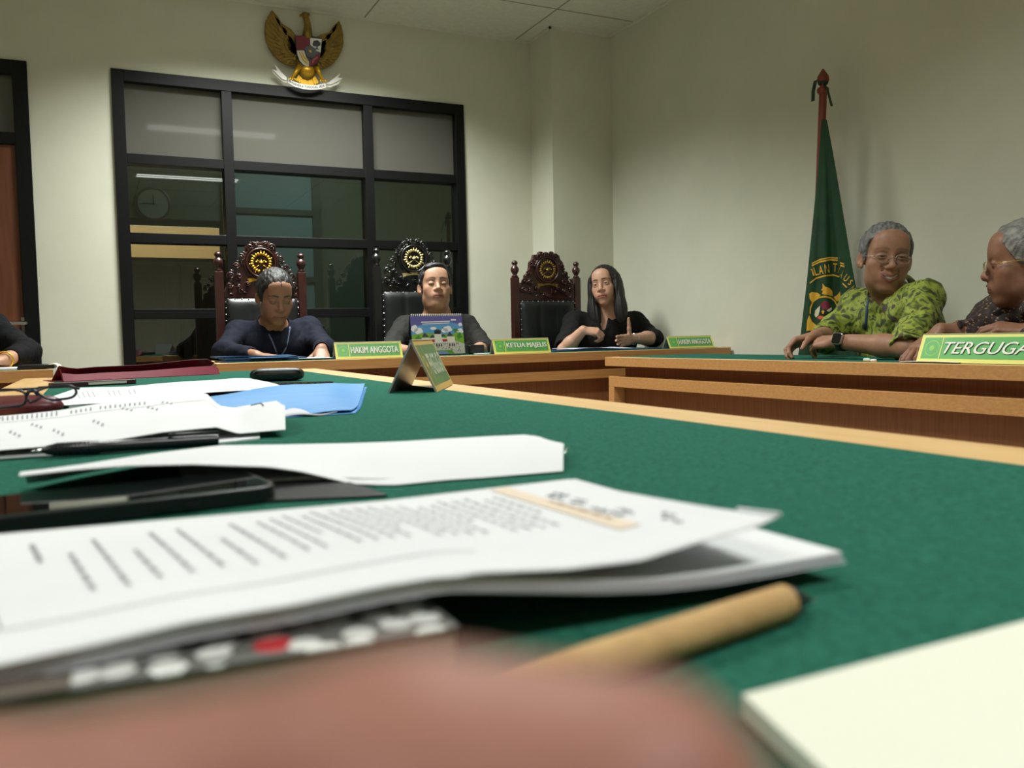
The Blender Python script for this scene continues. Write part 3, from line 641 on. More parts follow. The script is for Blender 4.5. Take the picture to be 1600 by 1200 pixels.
# text lines run across the page (along v), stacked along u
u=.175; k=0
while u<.80:
    hu=.0026
    if u<.22: L1+=words(rd,.32,.66 if k else .5,u,.0028,.02,(.03,.09)) if k!=0 else [(u,.62,u,.82,.003,0)]
    elif u<.42: L1+=words(rd,.30+rd.uniform(0,.03),.80 if k%3 else .60,u,.0026,.018,(.02,.07))
    else: L1+=words(rd,.34 if k%5 else .5,.90-rd.uniform(0,.12),u,.0020,.016,(.02,.06))
    u+=.033 if u<.42 else .021; k+=1
SH=lambda u,v:(u+.030+(.125-.115*min(u/.9,1))*(1-v)*1.0-.02*(1-u)); TFs=lambda u,v:TFc(min(SH(u,v),1),v)
mb=MB(); strips(mb,TFs,L1,0); mb.build('printed_text',m_ink,doc)
mb=MB(); strips(mb,TFs,[(.115,.16,.115,.97,.0012,0),(.118,.16,.60,.16,.0,.002)],0,.0004,40); mb.build('ruled_frame',m_ink,doc)
mb=MB(); strips(mb,TFs,[(.835,.20,.835,.97,.017,0)],0,.0004,40); strips(mb,TFs,words(rd,.30,.62,.845,.004,.02,(.02,.06)),1,.0007); mb.build('beige_heading_bar',[m_orange,mat('heading_brown',(176,140,110),.8)],doc)
# handwriting
V=[]; mb=MB()
def scribble(F,u,v0,v1,amp,rnd,r=.00022):
    P=[]; v=v1; 
    while v>v0: P.append(F(u+rnd.uniform(-amp,amp),v)+[0,0,.0005]); v-=rnd.uniform(.004,.008)
    if len(P)>3: mb.tube(P,r,4)
for (u,a,b) in((.90,.62,.72),(.90,.50,.58),(.917,.66,.76),(.917,.54,.60),(.90,.30,.45),(.92,.30,.38),(.93,.14,.22),(.945,.20,.26)): scribble(TFc,u,a,b,.007,rd)
mb.build('handwriting',m_inkd,doc)
# --- notebook with dotted cover
m_tan=mat('page_block_tan',(178,158,140),.8,noise=(60,(166,146,128),(1,1,12)))
def dotted():
    m=bpy.data.materials.new('dotted_cover'); m.use_nodes=True; nt=m.node_tree; N=nt.nodes; Lk=nt.links; b=N['Principled BSDF']; b.inputs['Roughness'].default_value=.5
    tc=N.new('ShaderNodeTexCoord'); v=N.new('ShaderNodeTexVoronoi'); v.inputs['Scale'].default_value=85; v.inputs['Randomness'].default_value=.45; Lk.new(tc.outputs['Object'],v.inputs['Vector'])
    r=N.new('ShaderNodeValToRGB'); e=r.color_ramp; e.interpolation='CONSTANT'; e.elements[0].position=0; e.elements[0].color=(.75,.75,.73,1); e.elements[1].position=.42; e.elements[1].color=(*lin((98,98,94)),1)
    Lk.new(v.outputs['Distance'],r.inputs['Fac'])
    sp=N.new('ShaderNodeSeparateColor'); Lk.new(v.outputs['Color'],sp.inputs[0]); gt=N.new('ShaderNodeMath'); gt.operation='GREATER_THAN'; gt.inputs[1].default_value=.91; Lk.new(sp.outputs[0],gt.inputs[0])
    lt=N.new('ShaderNodeMath'); lt.operation='LESS_THAN'; lt.inputs[1].default_value=.5; Lk.new(v.outputs['Distance'],lt.inputs[0]); mu=N.new('ShaderNodeMath'); mu.operation='MULTIPLY'; Lk.new(gt.outputs[0],mu.inputs[0]); Lk.new(lt.outputs[0],mu.inputs[1])
    mx=N.new('ShaderNodeMix'); mx.data_type='RGBA'; Lk.new(mu.outputs[0],mx.inputs['Factor']); Lk.new(r.outputs['Color'],mx.inputs['A']); mx.inputs['B'].default_value=(*lin((190,50,56)),1); Lk.new(mx.outputs['Result'],b.inputs['Base Color']); return m
m_dot=dotted()
nbk=thing('notebook','thick tan-edged notebook with grey, white and red dotted cover under the foreground document','notebook',(.0,.30,ZF))
NX0,NX1,NY0,NY1=-.16,.091,.229,.375; ang=-.03
def nq(x0,x1,y0,y1): 
    c=np.array([NX1,NY0]); ca,sa=math.cos(ang),math.sin(ang); return [c+np.array([(x-NX1)*ca-(y-NY0)*sa,(x-NX1)*sa+(y-NY0)*ca]) for x,y in((x0,y0),(x1,y0),(x1,y1),(x0,y1))]
quadbox(MB(),nq(NX0,NX1-.001,NY0+.001,NY1),ZF+.001,ZF+.0135).build('page_block',m_tan,nbk)
quadbox(MB(),nq(NX0,NX1,NY0,NY1),ZF,ZF+.001).build('back_cover',m_tan,nbk)
quadbox(MB(),nq(NX0,NX1,NY0,NY1),ZF+.0136,ZF+.0148).build('front_cover',m_dot,nbk,bevel=.0005)
quadbox(MB(),nq(NX0,-.010,NY0-.0003,NY1),ZF+.0148,ZF+.0154).build('cover_band',mat('cover_band_brown',(96,86,78),.5),nbk)
# --- kraft pen
m_kraft=mat('kraft_cardboard',(196,160,108),.8,noise=(40,(176,138,88),(1,1,1)),bump=(120,.3,U))
p1=AT(1226,941,ZF+.0062); p0=AT(1075,990,ZF+.0066); d=(p1-p0)/np.linalg.norm(p1-p0)
pk=thing('ballpoint_pen','kraft cardboard ballpoint pen with black tip in front of the document','pen',(p0[0],p0[1],ZF))
MB().tube([p1-d*.125,p1-d*.06,p1-d*.03,p1],[.006,.006,.0061,.006],20).build('barrel',m_kraft,pk,smooth=True,auto=50)
MB().tube([p1,p1+d*.004,p1+d*.010+[0,0,-.0012],p1+d*.0145+[0,0,-.0022]],[.0057,.0046,.0026,.0011],16).build('cone',m_blackpl,pk,smooth=True)
MB().tube([p1+d*.0145+[0,0,-.0022],p1+d*.0175+[0,0,-.0028]],[.0007,.0005],8).build('tip',m_metal,pk)
# --- cream note pad bottom right
c0=AT(1160,1085,ZF+.006); c1_=AT(1600,970,ZF+.006); dx=(c1_-c0)/np.linalg.norm(c1_-c0); c2_=AT(1300,1215,ZF+.006); dy=(c2_-c0)/np.linalg.norm(c2_-c0)
pq=[c0,c0+dx*.30,c0+dx*.30+dy*.12,c0+dy*.057]
pd=thing('note_pad','cream paper note pad at the bottom right corner of the table','note pad',((c0+dx*.1)[0],(c0+dx*.1)[1],ZF))
quadbox(MB(),[p[:2] for p in pq],ZF+.0004,ZF+.006).build('pages',mat('cream_paper',(224,224,208),.8),pd)
quadbox(MB(),[c0[:2]+dy[:2]*.0565-dx[:2]*.002,c0[:2]+dx[:2]*.30+dy[:2]*.1195,c0[:2]+dx[:2]*.30+dy[:2]*.15,c0[:2]+dy[:2]*.09-dx[:2]*.002],ZF+.0,ZF+.009).build('black_binding',m_blackpl,pd)
# --- smartphone
ph=thing('smartphone','black smartphone lying screen up at left, behind the foreground document','phone',(0,.56,ZF))
f0=AT(0,806,ZF+.011); f1=AT(432,757,ZF+.011); dx=(f1-f0)/np.linalg.norm(f1-f0); dx[2]=0; dy=np.array([-dx[1],dx[0],0])
def rrect(o,dx,dy,x0,x1,y0,y1,r,n=6):
    P=[]
    for cx,cy,a0 in((x1-r,y0+r,-90),(x1-r,y1-r,0),(x0+r,y1-r,90),(x0+r,y0+r,180)):
        for k in range(n+1): a=math.radians(a0+90*k/n); q=o+dx*(cx+r*math.cos(a))+dy*(cy+r*math.sin(a)); P.append(q[:2])
    return P
Lp=np.linalg.norm(f1-f0)+.002
MB().prism(rrect(f0,dx,dy,-.04,Lp,0,.074,.012),ZF+.0002,ZF+.0104).build('case',m_blackpl,ph,bevel=.0012)
MB().prism(rrect(f0,dx,dy,-.037,Lp-.003,.003,.071,.010),ZF+.0104,ZF+.0110).build('screen',mat('screen_glass',(12,14,16),.04,spec=.8),ph)
MB().prism(rrect(f0,dx,dy,-.0385,Lp-.0012,.0012,.0728,.011),ZF+.0100,ZF+.0107).build('metal_rim',m_metal,ph)
fl_=AT(612,777,ZF+.001); MB().prism([(f0+dx*(Lp-.012)+dy*.002)[:2],fl_[:2]+dy[:2]*.006,fl_[:2]+dy[:2]*.075,(f0+dx*(Lp-.012)+dy*.072)[:2]],ZF+.0001,ZF+.0022).build('roll_shade_sheet',m_blackpl,ph,bevel=.0005)  # black sheet added for the dark shade under the rolled pages
q=f0+dx*(Lp*.5); MB().box((q[0],q[1]-.0012,ZF+.004),(q[0]+.012,q[1]+.001,ZF+.006)).box((q[0]+.018,q[1]-.0012,ZF+.004),(q[0]+.026,q[1]+.001,ZF+.006)).build('side_button',m_blackpl,ph)
# --- rolled document behind the phone
ne=[(30,743,.60),(120,733,.60),(200,727,.60),(300,725,.60),(420,729,.59),(470,736,.585),(540,753,.57),(590,769,.552),(620,776,.545),(700,769,.545),(760,762,.54),(880,746,.535)]
fe=[(30,740,.62),(130,729,.66),(240,713,.70),(350,699,.72),(450,700,.71),(560,699,.69),(640,695,.67),(700,690,.66),(780,685,.65),(838,681,.635),(856,690,.625),(882,699,.61)]
def loft(PA,PB,u):
    def g(P,s):
        xs=[p[0] for p in P]; px=xs[0]+(xs[-1]-xs[0])*s; return px,np.interp(px,xs,[p[1] for p in P]),np.interp(px,xs,[p[2] for p in P])
    a=g(PA,u); b=g(PB,u); return AY(*a),AY(*b)
def RF(u,v):
    a,b=loft(ne,fe,u); a=a.copy();b=b.copy(); a[2]=max(a[2],ZF+.0015)
    # v 0 near edge .. .7 ridge .. 1 tucked down at the back
    if v<=.7:
        t=v/.7; p=a*(1-t)+b*t; p[2]+=.010*math.sin(math.pi*t)*smoothstep(.45,.8,u); return p
    t=(v-.7)/.3; q=b+np.array([.0,.055,0]); q[2]=max(ZF+.003,b[2]-.014); p=b*(1-t)+q*t; p[2]+=.004*math.sin(math.pi*t); return p
rl=thing('document_bundle','white stapled document with pages rolled over, just behind the phone','document',tuple(np.append(RF(.6,.5)[:2],ZF)))
MB().grid(sheet(RF,70,40)[:, ::1],0,.0006).build('rolled_pages',m_paper,rl,smooth=True,auto=60)
def RB(u,v):
    a,b=loft(ne,fe,.30+.70*u); p=a*(1-v)+(b+[0,.06,0])*v; p[2]=ZF+.0012+.003*smoothstep(0,.3,u); p[1]+=.010; p[0]+=.001; return p
MB().grid(sheet(RB,20,12),0,.0015).build('lower_pages',m_paper,rl,smooth=True,auto=60)
e=RF(1,.7); MB().tube([e+[0.002,0,-.002],e+[.006,.004,-.001]],.0006,6).tube([e+[0.002,.004,-.006],e+[.006,.008,-.004]],.0006,6).build('staple',m_metal,rl)
# --- document in the middle left (folded, with printed table)
def mkdoc(name_label,near,far,th,nu=50,nv=16,zmin=ZF+.002):
    def F(u,v):
        a,b=loft(near,far,u); a=a.copy();b=b.copy(); a[2]=max(a[2],zmin); b[2]=max(b[2],zmin); return a*(1-v)+b*v
    return F
near3=[(-120,718,.86),(0,703,.86),(169,689,.86),(253,675,.875),(338,667,.90),(372,677,.90),(446,671,.89)]
far3=[(-120,664,1.16),(0,650,1.16),(48,646,1.16),(93,641,1.18),(157,630,1.22),(225,624,1.24),(281,617,1.26),(321,613,1.26),(343,634,1.15),(366,637,1.12),(405,630,1.10),(433,626,1.08),(446,636,1.06)]
F3=mkdoc('',near3,far3,.002)
d3=thing('document_bundle','open stapled document with rolled right end under the black clip pen, left of centre','document',tuple(np.append(F3(.5,.5)[:2],ZF)))
def F3b(u,v):
    p=F3(u,v); w=smoothstep(.84,.95,u); p[2]+=.012*w*math.sin(math.pi*min(v*1.1,1))+.004*math.sin(math.pi*v)*(1-w); return p
MB().grid(sheet(F3b,80,30),0,.0006).build('open_pages',m_paper,d3,smooth=True,auto=60)
def F3u(u,v): 
    near=[(-120,745,.86),(0,731,.86),(253,709,.86),(318,700,.87),(406,690,.885)]; far=[(-120,690,1.1),(0,676,1.1),(253,668,1.1),(318,668,1.05),(406,684,.93)]
    a,b=loft(near,far,u); p=a*(1-v)+b*v; p[2]=ZF+.0022+.001*math.sin(u*6); return p
MB().grid(sheet(F3u,40,12),0,.0018).build('lower_pages',m_paper,d3,smooth=True,auto=60)
mb=MB(); rd=random.Random(11); L=[]
for k in range(30): 
    u=.22+k*.0135
    if k in(12,13,19): continue
    L+=words(rd,.70,.93 if k<13 else .84,u,.0022,.02,(.05,.14))
for k in range(9): L.append((.05+k*.02,.83,.055+k*.02,.86,.003,.0))
for (a,b) in((.30,.45),(.47,.35),(.16,.35),(.24,.3),(.55,.62),(.62,.55),(.66,.68),(.12,.2),(.36,.25)):
    for q in range(3): L.append((a+q*.012,b-q*.05,a+q*.012+.003,b-q*.05+.05,.003,0))
strips(mb,F3b,L,0,.0005); mb.build('printed_text',m_ink,d3)
mb=MB(); strips(mb,F3b,[(.02,.62,.82,.62,0,.004)],0,.0005,40); mb.build('ruled_line',m_ink,d3)
mb=MB(); P=[F3b(.905,.80)+[0,0,.001],F3b(.925,.75)+[0,0,.001],F3b(.935,.6)+[0,0,.001],F3b(.94,.45)+[0,0,.001]]; mb.tube(P,.0007,6); mb.build('staple',m_inkd,d3)
# --- black click pen lying on it
a=AY(66,716,.845); b=AY(340,687,.865); a[2]=max(a[2],ZF+.008)
pn=thing('ballpoint_pen','black click ballpoint pen lying across the middle-left document','pen',(a[0],a[1],ZF))
d=b-a; P=lambda t:a+d*t
R_=.0052
MB().tube([P(0),P(.03),P(.08),P(.3),P(.31),P(.55),P(.95),P(1)],[.0022,.0042,.0058,.0060,.0052,.0052,.0054,.0050],18).build('barrel',mat('pen_black',(24,24,30),.25),pn,smooth=True,auto=50)
MB().tube([P(-.055),P(-.03),P(0)],[.0006,.0011,.0020],10).build('tip',m_metal,pn,smooth=True)
sd=np.cross(d/np.linalg.norm(d),[0,0,1]); MB().tube([P(.70)+sd*.002+[0,0,.007],P(.74)+sd*.003+[0,0,.0075],P(1.0)+sd*.003+[0,0,.007]],[.0022,.0017,.0015],8).build('clip',m_blackpl,pn,smooth=True)
mb=MB()
for k in range(10): mb.tube([P(.08+.018*k),P(.083+.018*k)],[.0064,.0064],14)
mb.build('grip_ridges',m_blackpl,pn)
mb=MB(); dd=d/np.linalg.norm(d); M_=frame(P(.52)+[0,0,.0053]-sd*0+[0,-.0003,0],dd,np.cross(sd*-1,dd)*0+np.array([0,.35,.94])); fit_text('BALLINER',.050,.0028,M_,mb,0,.02,0,.0); 
# --- document 4 behind
near4=[(96,640,1.50),(200,628,1.52),(281,617,1.56),(340,612,1.58),(400,609,1.60),(450,606,1.62)]
far4=[(80,620,1.74),(121,606,1.88),(200,604,1.92),(250,599,1.95),(290,596,1.97),(330,594,1.95),(366,591,1.95),(388,591,1.93),(420,597,1.80),(450,605,1.68)]
F4=mkdoc('',near4,far4,.004)
d4=thing('document_bundle','loose stack of white papers between the red folder and the middle-left document','document',tuple(np.append(F4(.5,.5)[:2],ZF)))
def F4b(u,v): p=F4(u,v); p[2]=max(p[2],ZF+.006); return p
MB().grid(sheet(F4b,50,16),0,.0008).build('top_pages',m_paper,d4,smooth=True,auto=60)
def F4c(u,v): p=F4b(.02+u*.96,v); p[1]+=-.004+.01*math.sin(u*9); p[2]=ZF+.004; p[0]+=.005; return p
MB().grid(sheet(F4c,40,12),0,.003).build('lower_pages',m_paperblue,d4,smooth=True,auto=60)
mb=MB(); L=[]; rd=random.Random(5)
for k in range(12): L+=words(rd,.4,.75,.1+k*.022,.0025,.03,(.05,.1)) if k not in(4,5,9) else []
for k in range(6): L.append((.5+k*.06,.7,.5+k*.06,.76,.004,0))
strips(mb,F4b,L,0,.0006); mb.build('printed_text',mat('faint_ink',(176,178,182),.8),d4)
# --- blue folder
m_blue=mat('blue_plastic_folder',(74,152,216),.42,noise=(8,(60,136,204),(1,6,1)),spec=.5)
nearb=[(330,652,1.12),(446,649,1.12),(520,650,1.12),(552,649,1.12),(559,637,1.2)]
farb=[(330,622,1.42),(400,612,1.55),(450,609,1.62),(553,604,1.72),(570,604,1.72)]
FB=mkdoc('',nearb,farb,.001)
bf=thing('plastic_folder','bright blue plastic folder with papers inside, left of the scuffed name card','folder',tuple(np.append(FB(.6,.5)[:2],ZF)))
def FBt(u,v): 
    p=FB(u,v); p[2]=ZF+.0035+.012*smoothstep(0,.8,v)*(1-.7*smoothstep(.75,1,u))+.002*math.sin(u*9+v*4); return p
MB().grid(sheet(FBt,50,24),0,.0006).build('front_flap',m_blue,bf,smooth=True,auto=60)
def FBb(u,v): p=FB(u,v); p[2]=ZF+.0012; p[1]+=-.008; p[0]+=.002; return p
MB().grid(sheet(FBb,30,10),0,.0008).build('back_flap',m_blue,bf,smooth=True)
def FBp(u,v): p=FB(.0+u*.86,v*.9); p[2]=ZF+.0030+.0012*math.sin(u*20+v*5); p[1]+=-.006+.006*math.sin(u*14); return p
MB().grid(sheet(FBp,50,12),0,.0012).build('paper_sheets',m_paperblue,bf,smooth=True)
# --- red folder standing a little open
m_red=mat('maroon_red_card',(136,24,54),.5,noise=(7,(122,20,46),U)); 
A=AT(100,597,ZF); B=AT(344,585,ZF); ux=(B-A)/np.linalg.norm(B-A); uy=np.array([-ux[1],ux[0],0]); Lr=np.linalg.norm(B-A)
rf=thing('card_folder','dark red card folder lying half open at the far left of the near table','folder',tuple((A+B)/2))
def zt_(px,py,q): return AY(px,py,q)[2]
tops=[(102,571),(120,576),(150,573),(220,570),(300,562),(338,560),(342,566)]
def RFf(u,v): # front panel leaning back
    p=A+ux*Lr*u; px=100+244*u; ty=np.interp(px,[t[0] for t in tops],[t[1] for t in tops]); q=p+uy*.055
    h=AY(px,ty,q[1])[2]-ZF; mid=.55*h
    return p+uy*.012*v+np.array([0,0,mid*v])
def RFt(u): # top line of the inner panel
    p=A+ux*Lr*u+uy*.035; px=100+244*u; ty=np.interp(px,[t[0] for t in tops],[t[1] for t in tops]); p[2]=AY(px,ty,p[1])[2]; return p
MB().grid(sheet(RFf,30,12),0,.0012).build('front_panel',m_red,rf,auto=20,smooth=True)
def RFi(u,v): p=RFt(u); q=A+ux*Lr*u+uy*.10; q[2]=ZF+.002; return p*(1-v)+q*v
MB().grid(sheet(RFi,20,8),0,.0012).build('inner_panel',mat('maroon_inner_shade',(92,18,36),.55),rf)  # darker maroon: shade inside the open folder is put into the colour
def RFb(u,v): p=A+ux*Lr*u+uy*(.0+.17*v); p[2]=ZF+.002; return p
MB().grid(sheet(RFb,6,4),0,.0015).build('back_panel',m_red,rf)
MB().grid(np.array([[RFf(0,v)+np.array([0,0,0]) , RFf(0,0)*(1-v)+RFt(0)*v+uy*.01*(1-v)] for v in np.linspace(0,1,8)])).build('side_fold',mat('maroon_inner_shade',(92,18,36),.55),rf)
# white curved strap behind the red folder
P=[AY(78,569,3.05),AY(84,567.5,3.05),AY(90,569,3.04),AY(94,574,3.03),AY(97,581,3.02),AY(98,586,3.02)]
cb=thing('white_strap','white curved strip standing up at the left end of the red folder','strap',tuple(P[-1]))
mb=MB(); mb.grid(np.array([[p+[-.004,0,0],p+[.006,.02,0]] for p in P]),0,.002); mb.tube([P[-1],np.array([P[-1][0],P[-1][1],ZF])],.002,6); mb.build('strip',m_white,cb)
# dark pencil case / pencil by the red folder
a=AT(82,603,ZF+.006); b=AT(214,596,ZF+.006); dk=thing('slim_pen_case','slim dark maroon pen case with a pale label, in front of the red folder','pen case',tuple((a+b)/2-[0,0,.006]))
ux=(b-a)/np.linalg.norm(b-a); uy=np.array([-ux[1],ux[0],0])
MB().prism(rrect(a,ux,uy,0,np.linalg.norm(b-a),0,.03,.006),ZF,ZF+.012).build('body',mat('dark_maroon',(52,22,28),.35),dk,bevel=.002)
MB().prism(rrect(a,ux,uy,.08,.17,-.0006,.0002,.0001,1),ZF+.004,ZF+.0095).build('label_strip',mat('pale_label',(196,190,176),.5),dk)
# pouch
a=AT(391,598,ZF); b=AT(477,595,ZF); ux=(b-a)/np.linalg.norm(b-a); uy=np.array([-ux[1],ux[0],0]); Lq=np.linalg.norm(b-a)
po=thing('pencil_pouch','black zipped soft pouch standing behind the blue folder','pouch',tuple((a+b)/2))
hh=AY(430,575,(a+b)[1]/2+.03)[2]-ZF
G=[]
for i in range(33):
    t=i/32; row=[]
    e=max(1-abs(2*t-1)**5,0)**.5
    for k in range(24):
        an=2*math.pi*k/24; cy=math.copysign(abs(math.cos(an))**.7,math.cos(an)); cz=math.copysign(abs(math.sin(an))**.7,math.sin(an))
        q=a+ux*(Lq*t)+uy*(.028+.028*cy*e); row.append(np.array([q[0],q[1],ZF+hh/2*(1+cz*(.25+.75*e))]))
    G.append(row+[row[0]])
MB().grid(np.array(G)).build('body',m_leather,po,smooth=True)
MB().tube([a+ux*(Lq*t)+uy*(.028-.024)+np.array([0,0,hh*(.80 if .08<t<.92 else .6)]) for t in np.linspace(.06,.94,20)],.0022,6).build('zip',mat('zip_grey',(60,62,62),.4),po,smooth=True)
a=AT(393,601,ZF+.005); b=AT(520,599,ZF+.005); gp=thing('pencil','black pencil with gold print lying in front of the black pouch','pencil',tuple((a+b)/2-[0,0,.005]))
MB().tube([a,b],.005,6).build('shaft',m_blackpl,gp)
mb=MB(); d=(b-a); M_=frame(a+d*.62+np.array([0,-.0047,.0012]),d/np.linalg.norm(d),[0,0,1])
for x,wd in((-.02,.012),(0,.01),(.018,.008),(.032,.006)): mb.prism([(x,-.0012),(x+wd,-.0012),(x+wd,.0012),(x,.0012)],0,.0004,0,M_)
mb.build('gold_print',m_gold,gp)
MB().tube([a+[0,-.008,-.004],a+d*.5+[0,-.010,-.004]],.0012,6).build('metal_edge',m_metal,gp)
# --- spectacles resting on a case
zc_=ZF+.030; DG=None
sc=thing('spectacle_case','dark maroon spectacle case under the folded spectacles','spectacle case',tuple(AT(20,640,ZF)))
a=AT(-60,640,ZF); b=AT(88,628,ZF); a=O0+(a-O0)*1.0; 
YG=1.22
a=AY(-70,640,YG+.06); b=AY(98,626,YG+.06); ux=(b-a)/np.linalg.norm(b-a); ux[2]=0; uy=np.array([-ux[1],ux[0],0]); Lq=np.linalg.norm(b-a)
G=[]
for i in range(25):
    t=i/24; e=max(1-abs(2*t-1)**4,0)**.5; row=[]
    for k in range(20):
        an=2*math.pi*k/20; q=a+ux*(Lq*t)+uy*(.03+.03*math.cos(an)*(.3+.7*e)); row.append(np.array([q[0],q[1],ZF+.017*(1+math.sin(an)*(.15+.85*e))]))
    G.append(row+[row[0]])
MB().grid(np.array(G)).build('case_body',mat('case_maroon',(96,30,40),.35),sc,smooth=True)
sp=thing('spectacles','dark-rimmed spectacles lying at the left edge of the near table','spectacles',tuple(AY(60,625,YG)))
def px(L,Y=YG): return [AY(x,y,Y) for x,y in L]
def closed(P,n=4):
    P=[np.array(p) for p in P]; out=[]; N=len(P)
    for i in range(N):
        p0,p1,p2,p3=P[i-1],P[i],P[(i+1)%N],P[(i+2)%N]
        for k in range(n):
            t=k/n; out.append(.5*((2*p1)+(-p0+p2)*t+(2*p0-5*p1+4*p2-p3)*t*t+(-p0+3*p1-3*p2+p3)*t**3))
    return out
rims=[[(-40,617),(-20,610),(0,609),(22,609),(37,613),(41,620),(39,629),(30,634),(10,637),(-15,638),(-35,632)],[(58,612),(75,605),(95,602),(110,603),(117,607),(119,614),(112,621),(95,624),(82,625),(70,621)]]
m_spec=mat('spectacle_rim',(28,28,40),.3)
for r in rims:
    c=closed(px(r)); c.append(c[0]); c.append(c[1]); rm=MB().tube(c,.0016,8,cap=False).build('rim',m_spec,sp,smooth=True)
    P=px(r); P=closed(P,3); MB().add(P,[tuple(range(len(P)))]).build('lens',m_lens,rm)
MB().tube(px([(40,618),(46,611),(54,611),(60,617)]),.0024,8).tube(px([(42,623),(47,629),(56,626),(64,621)],YG-.004),.0018,8).build('bridge',m_spec,sp,smooth=True)
MB().tube([AY(118,606,YG),AY(123,607,YG+.01),AY(100,603,YG+.07),AY(60,606,YG+.10)],.0018,8).tube([AY(-42,616,YG),AY(-30,612,YG+.05),AY(60,607,YG+.09)],.0018,8).build('temple',m_spec,sp,smooth=True)
# ------------------------------------------------------------------ things on the long desk
m_dblue=mat('dark_blue_folder',(20,58,92),.4); m_lblue=mat('light_blue_edge',(70,130,180),.4)
def slab(name,label,cat,pts,Y0,dep,z0,th,m,group=None,m2=None,wav=0):
    """pts: px of the front edge left/right at depth Y0"""
    a=AY(pts[0][0],pts[0][1],Y0); b=AY(pts[1][0],pts[1][1],Y0); n=14
    G=[[np.array([a[0]+(b[0]-a[0])*u,Y0+dep*v,z0+th+wav*math.sin(u*5+v*2)*(1-.5*v)]) for v in np.linspace(0,1,6)] for u in np.linspace(0,1,n)]
    t=MB().grid(np.array(G),0,th*.95).build(name,m); return tag(t,label,cat,group)
GP='folders stacked before the man in navy'
zj=ZJ+.0018
slab('plastic_folder','lowest dark blue folder before the man in navy, pale paper edge showing','folder',((345,562),(520,562)),3.70,.22,zj,.005,m_dblue,GP)
slab('paper_sheet','white paper sheet under the pointing hand of the man in navy','paper',((468,560),(518,559)),3.69,.2,zj+.006,.0015,m_paper,None)
slab('plastic_folder','middle dark blue folder in the pile before the man in navy','folder',((352,560),(480,560)),3.72,.22,zj+.0075,.006,m_dblue,GP,wav=.001)
slab('plastic_folder','topmost dark blue folder in the pile before the man in navy, bulging','folder',((338,560),(465,560)),3.76,.22,zj+.015,.006,m_dblue,GP,wav=.003)
slab('paper_sheet','light blue sheet peeking from the pile before the man in navy','paper',((392,560),(455,560)),3.682,.2,zj+.0145,.001,m_lblue)
slab('plastic_folder','dark blue folder lying before the long-haired woman','folder',((866,548),(1035,545)),3.78,.25,zj,.006,m_dblue,wav=.0015)
slab('paper_sheet','curled white paper on the dark blue folder before the woman','paper',((895,548),(990,546)),3.80,.22,zj+.010,.002,mat('bluish_paper',(196,206,226),.6),wav=.004)
slab('paper_sheet','small white card right of the desk calendar','paper',((746,548),(766,548)),3.75,.05,zj,.004,m_paper)
# black telephone-like box behind calendar
a=AY(742,545,3.85); t=thing('radio_handset','small black device with pale buttons beside the desk calendar','handset',(a[0],3.88,zj))
MB().prism(rrect(np.array([a[0]-.04,3.83,0]),np.array([1.,0,0]),np.array([0,1.,0]),0,.085,0,.10,.01),zj,zj+.045).build('body',m_blackpl,t,bevel=.006)
mb=MB()
for k in range(7): mb.ell((a[0]-.03+k*.011,3.832,zj+.036+.003*math.sin(k)),(.0035,.002,.0022),5)
mb.build('button_row',m_metal,t)
